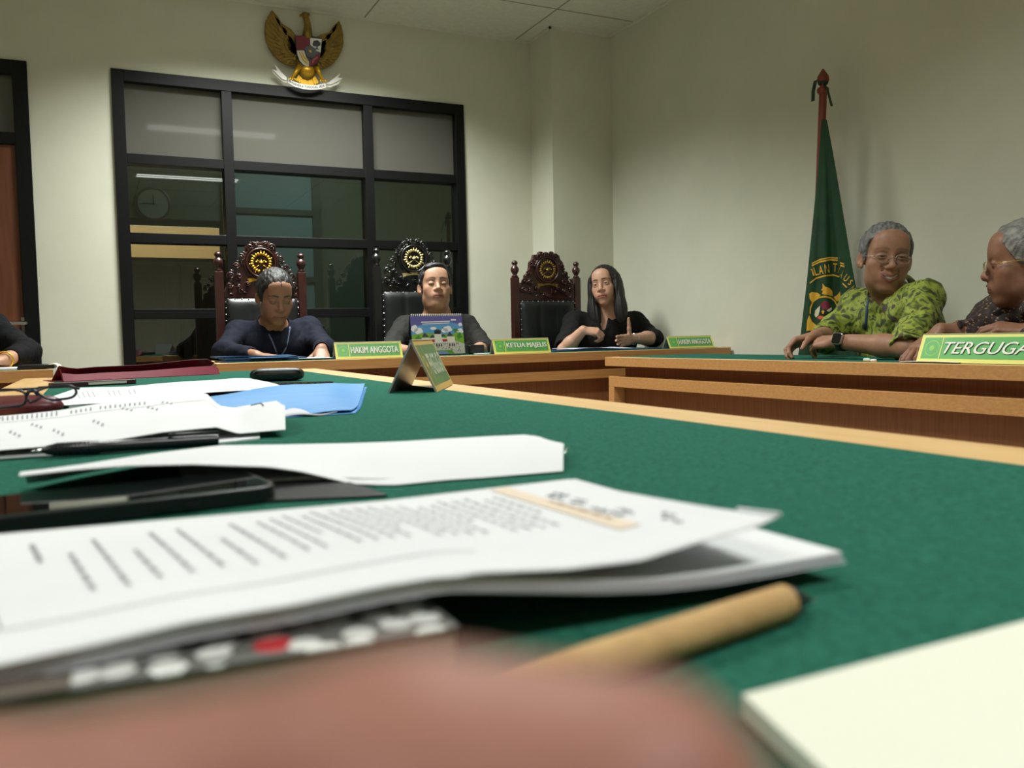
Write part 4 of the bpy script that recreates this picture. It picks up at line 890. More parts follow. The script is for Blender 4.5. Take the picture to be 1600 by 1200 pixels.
# --- desk calendar
def calendar():
    Yc=3.80; A=AY(646,553,Yc); B=AY(727,551,Yc); A[2]=B[2]=zj; L=np.linalg.norm(B-A); ux=(B-A)/L; T=AY(643,492,Yc+.03)
    H=T[2]-zj; lean=np.array([0,.035,H]); lean=lean; Hn=np.linalg.norm(lean); fy=lean/Hn; nf=np.cross(ux,fy); M_=(np.array([ux,fy,nf]).T,A+ux*L/2+fy*Hn/2)
    t=thing('desk_calendar','spiral desk calendar with an illustrated domed white building, on the long desk','calendar',tuple((A+B)/2))
    hw,hh=L/2,Hn/2
    mb=MB(); mb.prism([(-hw-.004,-hh),(hw+.002,-hh),(hw+.002,hh-.004),(-hw-.004,hh-.004)],-.003,0,0,M_)
    M2=(np.array([ux,np.array([0,-.035,H])/Hn*1.0,-np.cross(ux,np.array([0,-.035,H])/Hn)*-1]).T,A+ux*L/2+np.array([0,.07,0])+np.array([0,-.035,H])/2)
    mb.prism([(-hw-.004,-hh),(hw+.002,-hh),(hw+.002,hh-.004),(-hw-.004,hh-.004)],-.003,0,0,M2); mb.build('stand',mat('navy_card',(20,26,44),.5),t)
    W_=100/2;  # picture units from crop 15x: x 30..1310, y 190..1050
    def P(x,y): return ((x-670)/1280*2*hw,(620-y)/860*2*(hh-.006)-.0)
    cols={'sky0':(96,92,160),'sky1':(92,150,204),'cloud':(226,228,236),'green':(120,170,60),'green2':(70,130,50),'bld':(214,212,206),'roof':(70,70,80),'red':(170,60,50),'plaza':(190,186,176),'dark':(60,50,50),'lawn':(90,150,50),'pond':(120,140,190),'white':(240,240,240),'roofl':(120,120,124)}
    K=list(cols); mats=[mat('print_'+k,cols[k],.35) for k in K]
    mb=MB(); lay=[0]
    def S(L_,c,z): mb.prism([P(*p) for p in L_],.0002*z,.0002*(z+1),K.index(c),M_)
    def blob(cx,cy,rx,ry,c,z,n=18,w=.12): S([(cx+rx*math.cos(a)*(1+w*math.sin(5*a)),cy+ry*math.sin(a)*(1+w*math.sin(4*a))) for a in np.linspace(0,2*math.pi,n+1)[:-1]],c,z)
    S([(30,1050),(1310,1050),(1310,190),(30,190)],'sky0',0); S([(30,800),(1310,800),(1310,400),(1000,330),(400,370),(30,440)],'sky1',1)
    for b in((110,470,80,80),(200,520,110,70),(570,470,80,30),(920,490,110,70),(850,520,90,50),(1230,540,80,60),(1250,390,50,40)): blob(*b,'cloud',2)
    S([(30,1050),(1310,1050),(1310,600),(1150,560),(1000,620),(700,600),(400,570),(30,610)],'green',3)
    for b in((170,690,60,60),(230,740,50,70),(1120,520,70,35),(1200,650,60,70),(470,690,30,30)): blob(*b,'green2',4,w=.35)
    S([(50,1050),(1310,1050),(1310,830),(1080,760),(180,780),(60,850)],'plaza',5)
    S([(260,800),(1080,790),(1080,660),(880,660),(880,700),(750,680),(750,600),(580,600),(580,680),(460,690),(450,680),(260,680)],'bld',6)
    for b in((670,545,90,50),): blob(*b,'roof',7,w=0)
    S([(575,600),(600,540),(655,500),(720,545),(745,600)],'roof',7); S([(275,665),(300,615),(350,560),(400,615),(445,660)],'roof',7); S([(880,655),(920,605),(965,545),(1010,605),(1050,645)],'roof',7)
    S([(470,680),(490,640),(530,610),(580,650),(580,680)],'roof',7); S([(750,660),(760,620),(800,600),(850,640),(860,660)],'roof',7)
    S([(455,730),(580,715),(580,780),(445,790)],'red',7); S([(760,720),(885,715),(895,770),(775,780)],'red',7)
    for x in (290,350,405,620,680,735,940,1000,1050): S([(x-16,880),(x+16,880),(x+14,830),(x,805),(x-14,830)],'dark',7)
    for x in (470,510,550,800,840,880,190,215,240,1110,1135,1160): S([(x-6,840),(x+6,840),(x+5,800),(x-5,800)],'dark',7)
    r=random.Random(2)
    for k in range(60):
        x=r.uniform(280,1240); y=r.uniform(890,1000); S([(x-7,y+16),(x+7,y+16),(x+5,y-16),(x-5,y-16)],r.choice(['dark','red','roof','white','roofl']),7)
    S([(400,1040),(430,970),(960,965),(1050,1045)],'lawn',8); S([(560,1045),(660,990),(850,990),(900,1045)],'pond',9)
    S([(280,320),(990,305),(990,325),(280,338)],'white',8); S([(300,365),(980,345),(980,362),(300,378)],'white',8); S([(1020,265),(1150,265),(1150,300),(1020,300)],'cloud',8)
    mb.build('picture_page',mats,t)
    for k in range(26):
        x=-hw+.006+k*(L-.012)/25; c=M_[1]+ux*x+fy*(hh-.002)
        MB().tube([c+nf*(.004*math.cos(a)+.001)+fy*.005*math.sin(a) for a in np.linspace(0,2*math.pi*.95,10)],.0011,5).build('ring',m_white,t,smooth=True)
calendar()
# paper and pills on the right desk
a=AX(1345,553,2.30); t=thing('paper_sheet','white paper sheet on the right desk beside the TERGUGAT card','paper',(a[0],a[1],ZR))
p0=AX(1405,556,2.30); q0=AX(1440,556,2.30)
G=np.array([[np.array([2.30+.12*v,p0[1]-(p0[1]-q0[1])*u*2.5,ZR+.004+.002*math.sin(u*3)]) for v in np.linspace(0,1,5)] for u in np.linspace(0,1,8)]); MB().grid(G,0,.001).build('sheet',m_paper,t)
a=AX(1350,552,2.29); b=AX(1374,549,2.29)
t=thing('lens_cap_wipe','small crumpled white-and-mint tube beside the forearm on the right desk','tube',(a[0],a[1],ZR+.0018)); zz=ZR+.0018
MB().tube([np.array([a[0],a[1],zz+.006]),np.array([a[0],a[1]-.02,zz+.006]),np.array([b[0],a[1]-.025,zz+.004])],[.005,.006,.003],10).build('tube_body',mat('mint_plastic',(200,224,212),.4),t,smooth=True)
MB().tube([np.array([b[0],a[1]-.028,zz+.004]),np.array([b[0]+.002,a[1]-.048,zz+.004])],[.004,.0045],10).build('cap',m_white,t,smooth=True)
# left desk things
a=AY(-40,571,3.55); zl=ZJ+.0018
t=thing('paper_sheet','white paper sheet before the hand with the gold ring at far left','paper',(a[0],3.6,zl)); c=AY(22,575,3.58)
MB().box((c[0]-.30,3.54,zl),(c[0]+.01,3.78,zl+.006)).build('sheets',m_paper,t)
t=thing('black_notebook','flat black notebook on the far left desk by the black sleeve','notebook',(c[0]+.07,3.62,zl)); MB().box((c[0]+.012,3.56,zl),(c[0]+.13,3.78,zl+.014)).build('cover',m_blackpl,t,bevel=.002)
# ------------------------------------------------------------------ flag
def flag():
    P0=AX(1286,112,2.98); base=np.array([2.93,P0[1]+.05,0.0]); top=P0.copy()
    t=thing('flag_on_pole','green court flag with golden emblem hanging from a wooden pole by the right wall','flag',tuple(base))
    d=(top-base)/np.linalg.norm(top-base)
    MB().tube([base+[0,0,.05],top-[0,0,.10]],.017,14).build('pole',mat('pole_wood',(128,56,34),.4),t,smooth=True,auto=50)
    MB().lathe([(.017,-.10),(.026,-.09),(.026,-.075),(.012,-.065),(.027,-.04),(.024,-.02),(.004,.012)],tuple(top),16).build('spear_finial',mat('pole_wood',(128,56,34),.4),t,smooth=True)
    MB().lathe([(.16,0),(.16,.02),(.06,.04),(.03,.10)],tuple(base),24).build('pole_stand',m_frame,t,smooth=True,auto=40)
    # cloth: edges given in pixels at the pole's plane, folds in depth
    XF=2.93
    rows=[(187,1284,1292),(230,1281,1300),(270,1278,1307),(330,1272,1317),(390,1266,1327),(440,1261,1336),(500,1254,1348),(560,1247,1362),(640,1238,1380),(720,1230,1400)]
    ys=[r[0] for r in rows]
    m_fl=mat('flag_green',(10,62,28),.75,noise=(14,(8,50,22),(1,1,1)))
    def F(u,v,lift=0):
        y=187+(720-187)*v; xl=np.interp(y,ys,[r[1] for r in rows]); xr=np.interp(y,ys,[r[2] for r in rows]); x=xl+(xr-xl)*u
        p=AX(x,y,XF); w=min(1,v*2.2)
        # folds: towards the camera = -X here
        f=.032*w*math.sin(math.pi*2*(u*1.0+.12))+ .030*w*(1 if u<.70 else -1)*smoothstep(0,.5,abs(u-.70)*4)*.8+.012*w*math.sin(u*17+1)*(.4+v)
        dirv=(O0-p); dirv/=np.linalg.norm(dirv); return p+dirv*(f+lift)
    n1,n2=90,70
    G=np.array([[F(i/(n1-1),j/(n2-1)) for j in range(n2)] for i in range(n1)])
    cloth=MB().grid(G,0,.0015).build('flag_cloth',m_fl,t,smooth=True)
    # emblem drawn in picture coordinates of the cloth (crop 8x at 1250,380), mapped on the folded cloth
    m_y=mat('embroidery_gold',(222,168,40),.6)
    def C(X,Y,l=.0022):
        x=1250+X/8; y=380+Y/8; xl=np.interp(y,ys,[r[1] for r in rows]); xr=np.interp(y,ys,[r[2] for r in rows]); return F((x-xl)/(xr-xl),(y-187)/(720-187),l)
    def poly(mb,L,mi=0,l=.0022,sub=12):
        # filled polygon via fan of subdivided quads (row scan)
        L=np.array(L,float); y0,y1=L[:,1].min(),L[:,1].max(); n=max(3,int((y1-y0)/8)); G=[]
        for k in range(n+1):
            y=y0+(y1-y0)*(k/n)*.998+.001*(y1-y0); xs_=[]
            for i in range(len(L)):
                a,b=L[i],L[(i+1)%len(L)]
                if (a[1]-y)*(b[1]-y)<0: xs_.append(a[0]+(b[0]-a[0])*(y-a[1])/(b[1]-a[1]))
            if len(xs_)<2: continue
            G.append([C(min(xs_)+(max(xs_)-min(xs_))*q,y,l) for q in np.linspace(0,1,sub)])
        if len(G)>1: mb.grid(np.array(G),mi)
    def band(mb,L1_,L2_,mi=0,l=.0022,n=24):
        def s(L_,t):
            L_=np.array(L_,float); q=t*(len(L_)-1); i=min(int(q),len(L_)-2); return L_[i]*(1-q+i)+L_[i+1]*(q-i)
        mb.grid(np.array([[C(*s(L1_,t),l),C(*s(L2_,t),l)] for t in np.linspace(0,1,n)]),mi)
    up=[(150,245),(250,195),(370,172),(495,180)]; 
    def off(L_,d): return [(x,y+d) for x,y in L_]
    mb=MB()
    band(mb,up,off(up,16)); band(mb,off(up,26),off(up,46)); lo=[(122,490),(200,430),(300,400),(420,388),(505,415)]; band(mb,lo,off(lo,18))
    up2=[(497,235),(560,255),(620,295),(665,345)]; band(mb,up2,off(up2,16)); band(mb,off(up2,28),off(up2,50)); band(mb,[(505,490),(545,525),(580,560)],[(515,480),(555,512),(590,545)])
    def letters(s,P,Q,hs,base):
        # each char: mapped glyph between baseline points
        for ch,(x,y,w,h,rot) in zip(s,P):
            V,Fc=text_mesh(ch,1.0,.01); lo_,hi_=V.min(0),V.max(0); ca,sa=math.cos(rot),math.sin(rot); W2=[]
            for v in V:
                a=((v[0]-lo_[0])/(hi_[0]-lo_[0]+1e-6)-.5)*w; b=((v[1]-lo_[1])/(hi_[1]-lo_[1])-.5)*h
                W2.append(C(x+a*ca+b*sa,y-b*ca+a*sa,.003))
            mb.add(W2,Fc)
    letters('ILANTATAUSA',[(158,365,22,100,-.5),(200,350,44,105,-.3),(265,335,52,110,-.15),(340,318,56,110,-.08),(440,305,50,105,.05),(492,330,20,90,.3),(520,385,34,100,.4),(0,0,0,0,0),(583,440,48,95,.7),(635,490,36,80,.7),(665,545,26,60,.8)][:7]+[(583,440,48,95,.7),(635,490,36,80,.7),(665,540,26,60,.8)],0,0,0) if False else None
    for ch,x,y,w,h,rot in(('I',158,365,20,90,-.4),('L',200,350,44,105,-.3),('A',262,335,54,110,-.15),('N',338,318,58,110,-.08),('T',438,305,52,105,.05),('T',486,335,18,85,.3),('A',520,385,36,95,.45),('U',578,435,50,90,.65),('S',630,490,34,75,.7),('A',662,545,22,50,.8)): letters(ch,[(x,y,w,h,rot)],0,0,0)
    # flame-like ornament and ring
    poly(mb,[(275,640),(285,590),(262,588),(283,560),(280,500),(310,540),(370,560),(405,600),(410,660)]); poly(mb,[(120,690),(115,630),(150,608),(210,615),(260,650),(200,690),(150,740)]); poly(mb,[(420,670),(450,660),(470,640),(490,620),(505,590),(515,640),(500,700),(460,730)])
    ring=[(120+0,880),(125,800),(160,720),(230,670),(310,655),(390,675),(440,715),(470,780)]
    band(mb,ring,[(x*.93+22,y*.93+66) for x,y in ring],0,.0026,40)
    poly(mb,[(80,1100),(90,960),(115,900),(150,980),(200,1020),(190,1090)])
    emb=mb.build('gold_embroidery',m_y,cloth)
    mb=MB(); poly(mb,[(250,770),(300,720),(350,730),(385,780),(350,830),(290,830)],0,.004); poly(mb,[(180,900),(190,840),(250,780),(245,850),(230,900),(200,930)],1,.004); poly(mb,[(330,840),(395,800),(400,830),(360,860)],1,.004); poly(mb,[(240,880),(270,830),(330,845),(335,880),(300,905)],2,.0045); poly(mb,[(205,930),(250,905),(310,920),(250,955)],3,.004)
    st=[(287+(26 if k%2==0 else 11)*math.sin(math.pi*k/5),860-(26 if k%2==0 else 11)*math.cos(math.pi*k/5)) for k in range(10)]; poly(mb,st,4,.006)
    mb.build('emblem_shield',[mat('emb_red',(120,24,44),.6),mat('emb_white',(214,208,180),.6),m_black,mat('emb_orange',(214,96,60),.6),m_y],cloth)
    # ribbon tie
    c=AX(1286,128,2.98); mb=MB(); mb.lathe([(.020,-.012),(.024,0),(.020,.012)],tuple(c+[.0,.0,0]),16)
    a=AX(1275,126,2.95);b=AX(1271,158,2.94); mb.grid(np.array([[p+[0,-.008,0],p+[0,.012,0]] for p in(c,a,(a+b)/2+[0,.006,0],b)]),0,.002)
    a=AX(1293,140,2.95);b=AX(1300,166,2.94); mb.grid(np.array([[p+[0,-.006,0],p+[0,.006,0]] for p in(c,a,b)]),0,.002)
    mb.build('ribbon_tie',mat('dark_green_ribbon',(20,52,38),.6),t,smooth=True)
flag()
def unit_(v):
    v=np.array(v,float); return v/np.linalg.norm(v)
# ------------------------------------------------------------------ people: smooth distance fields meshed into one continuous surface
NW=[(unit_(rng.randn(3))*s,rng.rand()*6.28,a) for s,a in((55,.42),(85,.30),(130,.2),(210,.10)) for _ in range(4)]
HK=[(unit_(rng.randn(3)*[1.6,.7,.7])*s,rng.rand()*6.28) for s in(170,260,380,520) for _ in range(2)]
def wob(P,scale=1.0):
    o=np.zeros(len(P),np.float32)
    for w,ph,a in NW: o+=np.sin(P@(w*scale).astype(np.float32)+ph+1.3*np.sin(P@(w[[1,2,0]]*scale*.45).astype(np.float32)))*a
    return o
class SDF:
    def __init__(s): s.pr=[]; s.post=None
    def _add(s,kind,op,k,args,c,r): s.pr.append((kind,op,k,args,np.array(c,np.float32),float(r))); return s
    def cone(s,a,b,ra,rb,k=.02,op='u'):
        a=np.array(a,float);b=np.array(b,float); return s._add('c',op,k,(a,b,ra,rb),(a+b)/2,np.linalg.norm(b-a)/2+max(ra,rb))
    def ball(s,c,r,k=.02,op='u'): return s.cone(c,np.array(c,float)+[0,0,1e-5],r,r,k,op)
    def ell(s,c,r,R=None,k=.02,op='u'): return s._add('e',op,k,(np.array(c,float),np.array(r,float),np.eye(3) if R is None else np.array(R,float)),c,max(r))
    def fn(s,f,c,r,op='u',k=.0): return s._add('f',op,k,f,c,r)
    def ev(s,P):
        P=P.astype(np.float32); d=np.full(len(P),.5,np.float32)
        for kind,op,k,A,c,r in s.pr:
            q=P-c; dist2=(q*q).sum(1); m=dist2<(r+.06)**2
            if not m.any(): continue
            X=P[m]
            if kind=='c':
                a,b,ra,rb=A; ba=(b-a).astype(np.float32); pa=X-a.astype(np.float32); h=np.clip(pa@ba/max(float(ba@ba),1e-12),0,1); e=np.linalg.norm(pa-h[:,None]*ba,axis=1)-(ra+(rb-ra)*h)
            elif kind=='e':
                c0,rr,R=A; q=(X-c0.astype(np.float32))@R.astype(np.float32); k0=np.linalg.norm(q/rr,axis=1); k1=np.linalg.norm(q/(rr*rr),axis=1); e=k0*(k0-1)/np.maximum(k1,1e-6)
            else: e=A(X)
            e=e.astype(np.float32); o=d[m]
            if op=='u':
                if k>0: h=np.maximum(k-np.abs(o-e),0)/k; o=np.minimum(o,e)-h*h*k*.25
                else: o=np.minimum(o,e)
            elif op=='s':
                e=-e
                if k>0: h=np.maximum(k-np.abs(o-e),0)/k; o=np.maximum(o,e)+h*h*k*.25
                else: o=np.maximum(o,e)
            else: o=np.maximum(o,e)
            d[m]=o
        if s.post: d=s.post(P,d)
        return d
    def mesh(s,h):
        lo=np.min([c-r for *_,c,r in [(0,)+p for p in s.pr if p[1]=='u']],axis=0)-.03 if False else np.min([p[4]-p[5] for p in s.pr if p[1]=='u'],axis=0)-.02
        hi=np.max([p[4]+p[5] for p in s.pr if p[1]=='u'],axis=0)+.02
        B=8; nb=np.ceil((hi-lo)/(h*B)).astype(int)+1; n=nb*B
        F=np.ones(n,np.float32)
        ii=np.stack(np.meshgrid(*[np.arange(x) for x in nb],indexing='ij'),-1).reshape(-1,3)
        cc=lo+(ii*B+B/2)*h; dc=s.ev(cc)
        act=np.abs(dc)<h*B*1.35
        for i in ii[(~act)&(dc<0)]: F[i[0]*B:i[0]*B+B,i[1]*B:i[1]*B+B,i[2]*B:i[2]*B+B]=-1
        loc=np.stack(np.meshgrid(*[np.arange(B)]*3,indexing='ij'),-1).reshape(-1,3)
        A=ii[act]
        for q in range(0,len(A),1500):
            a=A[q:q+1500]; idx=(a[:,None,:]*B+loc[None]).reshape(-1,3); v=s.ev(lo+idx*h); F[idx[:,0],idx[:,1],idx[:,2]]=v
        I=F<0; 
        Cn=np.zeros(n-1,np.int8)
        for dx in(0,1):
            for dy in(0,1):
                for dz in(0,1): Cn+=I[dx:n[0]-1+dx,dy:n[1]-1+dy,dz:n[2]-1+dz]
        ci=np.argwhere((Cn>0)&(Cn<8)); vid=np.full(n-1,-1,np.int32); vid[ci[:,0],ci[:,1],ci[:,2]]=np.arange(len(ci))
        acc=np.zeros((len(ci),3)); cnt=np.zeros(len(ci))
        cor=[(a,b,c) for a in(0,1) for b in(0,1) for c in(0,1)]
        fv={c:F[ci[:,0]+c[0],ci[:,1]+c[1],ci[:,2]+c[2]] for c in cor}
        for a in cor:
            for ax in range(3):
                if a[ax]: continue
                b=list(a); b[ax]=1; b=tuple(b); fa,fb=fv[a],fv[b]; m=(fa<0)!=(fb<0); t=fa[m]/(fa[m]-fb[m]); p=np.tile(np.array(a,float),(m.sum(),1)); p[:,ax]+=t; acc[m]+=p; cnt[m]+=1
        V=lo+(ci+acc/cnt[:,None])*h
        faces=[]
        for ax in range(3):
            sl0=[slice(None)]*3; sl1=[slice(None)]*3; sl0[ax]=slice(0,-1); sl1[ax]=slice(1,None)
            e=np.argwhere(I[tuple(sl0)]!=I[tuple(sl1)]); o1,o2=[(1,2),(2,0),(0,1)][ax]
            e=e[(e[:,o1]>0)&(e[:,o2]>0)&(e[:,o1]<n[o1]-1)&(e[:,o2]<n[o2]-1)]
            ins=I[e[:,0],e[:,1],e[:,2]]; qd=[]
            for (u,v) in((-1,-1),(0,-1),(0,0),(-1,0)):
                c=e.copy(); c[:,o1]+=u; c[:,o2]+=v; qd.append(vid[c[:,0],c[:,1],c[:,2]])
            qd=np.stack(qd,1); qd[~ins]=qd[~ins][:,::-1]; faces.append(qd)
        return V,np.vstack(faces)
def sdf_obj(name,S,h,m,parent,color=None,relax=1,mats=None,midx=None):
    V,Q=S.mesh(h)
    if len(V)==0: return None
    me=bpy.data.meshes.new(name); c=np.array(wm(parent).translation) if parent else V.mean(0)
    Q=Q[(Q>=0).all(1)]
    for _ in range(relax):
        acc=np.zeros_like(V); cnt=np.zeros(len(V))
        for a,b in((0,1),(1,2),(2,3),(3,0)):
            for p,q in((a,b),(b,a)): np.add.at(acc,Q[:,p],V[Q[:,q]]); np.add.at(cnt,Q[:,p],1)
        V=V*.6+.4*acc/np.maximum(cnt,1)[:,None]
    me.vertices.add(len(V)); me.vertices.foreach_set('co',(V-c).astype(np.float32).ravel())
    me.loops.add(len(Q)*4); me.loops.foreach_set('vertex_index',Q.ravel().astype(np.int32))
    me.polygons.add(len(Q)); me.polygons.foreach_set('loop_start',np.arange(0,len(Q)*4,4,dtype=np.int32)); me.polygons.foreach_set('loop_total',np.full(len(Q),4,dtype=np.int32)) if bpy.app.version<(4,1) else None
    me.update(calc_edges=True); me.validate(); me.polygons.foreach_set('use_smooth',np.ones(len(me.polygons),bool))
    for x in (mats or [m]): me.materials.append(x)
    if color is not None:
        ca=me.color_attributes.new('Col','FLOAT_COLOR','POINT'); cl=np.ones((len(V),4),np.float32); cl[:,:3]=color(V); ca.data.foreach_set('color',cl.ravel())
    if midx is not None:
        fc=V[Q].mean(1); mi=midx(fc); me.polygons.foreach_set('material_index',mi.astype(np.int32))
    o=bpy.data.objects.new(name,me); COL.objects.link(o)
    if parent: o.parent=parent
    else: o.location=tuple(c)
    return o
def unit(v): v=np.array(v,float); return v/np.linalg.norm(v)
def basis(fwd,up):
    f=unit(fwd); u=np.array(up,float); u=unit(u-f*(u@f)); r=np.cross(f,u); return np.column_stack([r,f,u])   # local x,y(forward),z
def rotm(ax,a):
    return np.array(Matrix.Rotation(a,3,Vector(ax)))
m_skin=mat('skin',(180,130,100),.48,attr='Col',noise=(55,(.90,.86,.84),U),spec=.35,sss=.0,bump=(260,.12,U))
def head_prims(S,c,R,s,o):
    L=lambda x,y,z: c+R@(np.array([x,y,z],float)*s)
    e=lambda p,r,k,Rl=None,op='u': S.ell(L(*p),np.array(r)*s,R if Rl is None else R@Rl,k*s,op)
    w=o.get('w',1.0); jaw=o.get('jaw',1.0)
    e((0,-.014,.036),(.075*w,.097,.080),.0)
    e((0,.022,-.030),(.062*w,.068,.082),.03)
    e((0,.052,-.078),(.040*w*jaw,.034,.040),.03)
    e((0,.067,-.106),(.021*jaw,.017,.015),.025)
    for q in(-1,1):
        e((q*.041*w*jaw,.008,-.068),(.020,.030,.026),.035); e((q*.043*w,.056,-.024),(.023,.022,.024),.028)
        e((q*.030,.060,-.055),(.022,.020,.024),.02)
    e((0,.070,.030),(.052*w,.020,.020),.03)
    e((0,.060,.065),(.052*w,.026,.032),.03)
    if o.get('chin2'): e((0,.035,-.112),(.045*jaw,.040,.026),.03)
    for q in(-1,1): e((q*.033,.098,.003),(.020,.012,.013),.014,None,'s')
    S.cone(L(0,.084,.012),L(0,.104,-.026),.0080*s,.0108*s,.014*s)
    e((0,.104,-.032),(.0130,.011,.0098),.009)
    for q in(-1,1): e((q*.0155,.093,-.034),(.0088,.010,.0078),.007)
    for q in(-1,1): e((q*.0065,.102,-.042),(.0028,.004,.0020),.002,None,'s')
    e((0,.079,-.064),(.031,.020,.024),.018)
    sm=o.get('smile',0.0); op=o.get('open',0.0)
    zm=lambda x: -.0695+sm*.010*(x/.025)**2
    mw=o.get('mw',1.0)
    for x0,x1 in((-.024*mw,-.012*mw),(-.012*mw,0),(0,.012*mw),(.012*mw,.024*mw)):
        yy=lambda x: .0955-.020*(x/(.026*mw))**2
        S.cone(L(x0,yy(x0),zm(x0)+.0045+op*.4),L(x1,yy(x1),zm(x1)+.0045+op*.4),.0042*s,.0042*s,.004*s)
        S.cone(L(x0,yy(x0)-.001,zm(x0)-.0052-op*.6),L(x1,yy(x1)-.001,zm(x1)-.0052-op*.6),.0048*s,.0048*s,.004*s)
    n=9
    for i in range(n-1):
        x0=(-.023+.046*i/(n-1))*mw; x1=(-.023+.046*(i+1)/(n-1))*mw; rr=(.0010+op*.40*max(0,1-(abs((x0+x1)/2)/(.026*mw))**2))*s
        S.cone(L(x0,.1015-.020*(x0/(.026*mw))**2,zm(x0)-op*.1),L(x1,.1015-.020*(x1/(.026*mw))**2,zm(x1)-op*.1),rr,rr,.0015*s,'s')
    if sm>.4:
        for q in(-1,1): S.cone(L(q*.022,.092,-.040),L(q*.036,.078,-.062),.0012*s,.0012*s,.006*s,'s')
    ez=.003; eo=o.get('eye',.5)
    for q in(-1,1):
        e((q*.032,.0775,ez),(.0165,.0138,.0130),.005)
        if eo>0: e((q*.032,.095,ez-.0005),(.0135,.012,.0050*eo),.001,None,'s')
        else: S.cone(L(q*.032-.012,.092,ez-.006),L(q*.032+.012,.092,ez-.006),.0012*s,.0012*s,.001*s,'s')
    for q in(-1,1):
        Rl=rotm((0,0,1),q*.45)@rotm((1,0,0),-.2)
        e((q*.079*w,-.010,-.006),(.0085,.020,.032),.008,Rl); e((q*.086*w,-.004,-.002),(.006,.011,.019),.004,Rl,'s')
        e((q*.077*w,.002,-.030),(.006,.009,.010),.004)
def face_color(c,R,s,o,skin,lip,brow,hand=None):
    skin=np.array(lin(skin)); lip=np.array(lin(lip)); brow=np.array(lin(brow)); sm=o.get('smile',0.0); op=o.get('open',0.0); mw=o.get('mw',1.0)
    def f(V):
        q=(V-c)@R/s; x,y,z=q[:,0],q[:,1],q[:,2]; C=np.tile(skin,(len(V),1)); ax=np.abs(x)
        hd=(np.abs(x)<.12)&(np.abs(z)<.16)&(y>.02)
        def bl(m,col,a): 
            a=np.clip(a,0,1)*m; C[:]=C*(1-a[:,None])+col*a[:,None]
        # warm cheeks, nose
        bl(hd,skin*np.array([1.04,.93,.90]),.5*np.exp(-((ax-.042)**2+(z+.03)**2)/.0004)); bl(hd&(y>.095),skin*np.array([1.04,.92,.88]),.5*np.exp(-(x**2+(z+.035)**2)/.0003))
        zm=-.0695+sm*.010*(x/.025)**2
        up=(z-zm-.0045-op*.4)/.0052; dn=(z-zm+.0052+op*.6)/.0060; m=hd&(y>.066)&(ax<.027*mw)
        bl(m,lip,(1.15-np.abs(up)*1.0)*(ax<.025*mw)*1.2); bl(m,lip,(1.15-np.abs(dn))*1.2)
        ml=np.abs(z-zm+op*.1)<(.0016+op*.5*np.maximum(0,1-(ax/(.024*mw))**2)); bl(m&ml,np.array([.05,.02,.016]),np.ones(len(V))*.85)
        if o.get('teeth'): bl(m&(np.abs(z-zm-op*.12)<op*.42)&(ax<.019*mw),np.array([.62,.58,.5]),np.ones(len(V)))
        zb=.026+o.get('browlift',0)+.006*np.cos((ax-.032)/.022*1.4); bw=.0042*np.clip((.058-ax)/.03,.3,1)
        bl(hd&(ax>.011)&(ax<.056)&(y>.05),brow,o.get('browa',.9)*np.clip(1.4-np.abs(z-zb)/bw,0,1))
        eo=o.get('eye',.5)
        le=.003-.0005+ (.0050*eo if eo>0 else -.0052)*np.sqrt(np.clip(1-((ax-.032)/.0145)**2,0,1)) ; le=np.where(eo>0,le,-.0025-.003*np.sqrt(np.clip(1-((ax-.032)/.0145)**2,0,1)))
        bl(hd&(np.abs(ax-.032)<.0155)&(y>.06),np.array([.015,.010,.008]),o.get('lash',.85)*np.clip(1.7-np.abs(z-le-.0008)/.0017,0,1))
        bl(hd&(y>.05),skin*.80,.45*np.exp(-(((ax-.031)/.016)**2+((z-.002)/.011)**2)**2))
        if o.get('stubble'): bl(hd&(y>.03),skin*.62,o['stubble']*(np.exp(-((z+.098)/.02)**2)*(ax<.05)+np.exp(-((z+.054)/.006)**2)*(ax<.028)*.4))
        if o.get('moustache'): bl(hd&(y>.06)&(ax<.027),brow,.8*np.clip(1.3-np.abs(z+.0545-.0*ax)/.0048,0,1))
        return C
    return f
def eyes(parent,c,R,s,gaze=(0,1,0),iris=(40,22,14)):
    g=unit(gaze)
    for q in(-1,1):
        p=c+R@(np.array([q*.032,.0752,.003])*s); n=14; V=[];F=[];mi=[]; r=.0118*s
        Rg=basis(R@g,R@np.array([0,0,1.0]))
        for i in range(n+1):
            a=math.pi*i/n
            for k in range(20): t=2*math.pi*k/20; V.append(p+Rg@(np.array([math.sin(a)*math.cos(t),math.cos(a),math.sin(a)*math.sin(t)])*r))
        mb=MB()
        for i in range(n):
            for k in range(20): F.append((i*20+k,(i+1)*20+k,(i+1)*20+(k+1)%20,i*20+(k+1)%20)); mi.append(1 if i<1 else (2 if i<3 else 0))
        mb.add(V,[]); mb.f=F; mb.m=mi; mb.build('eye',[mat('eye_white',(205,196,186),.25),mat('pupil',(8,6,6),.1),mat('iris',iris,.15)],parent,smooth=True)
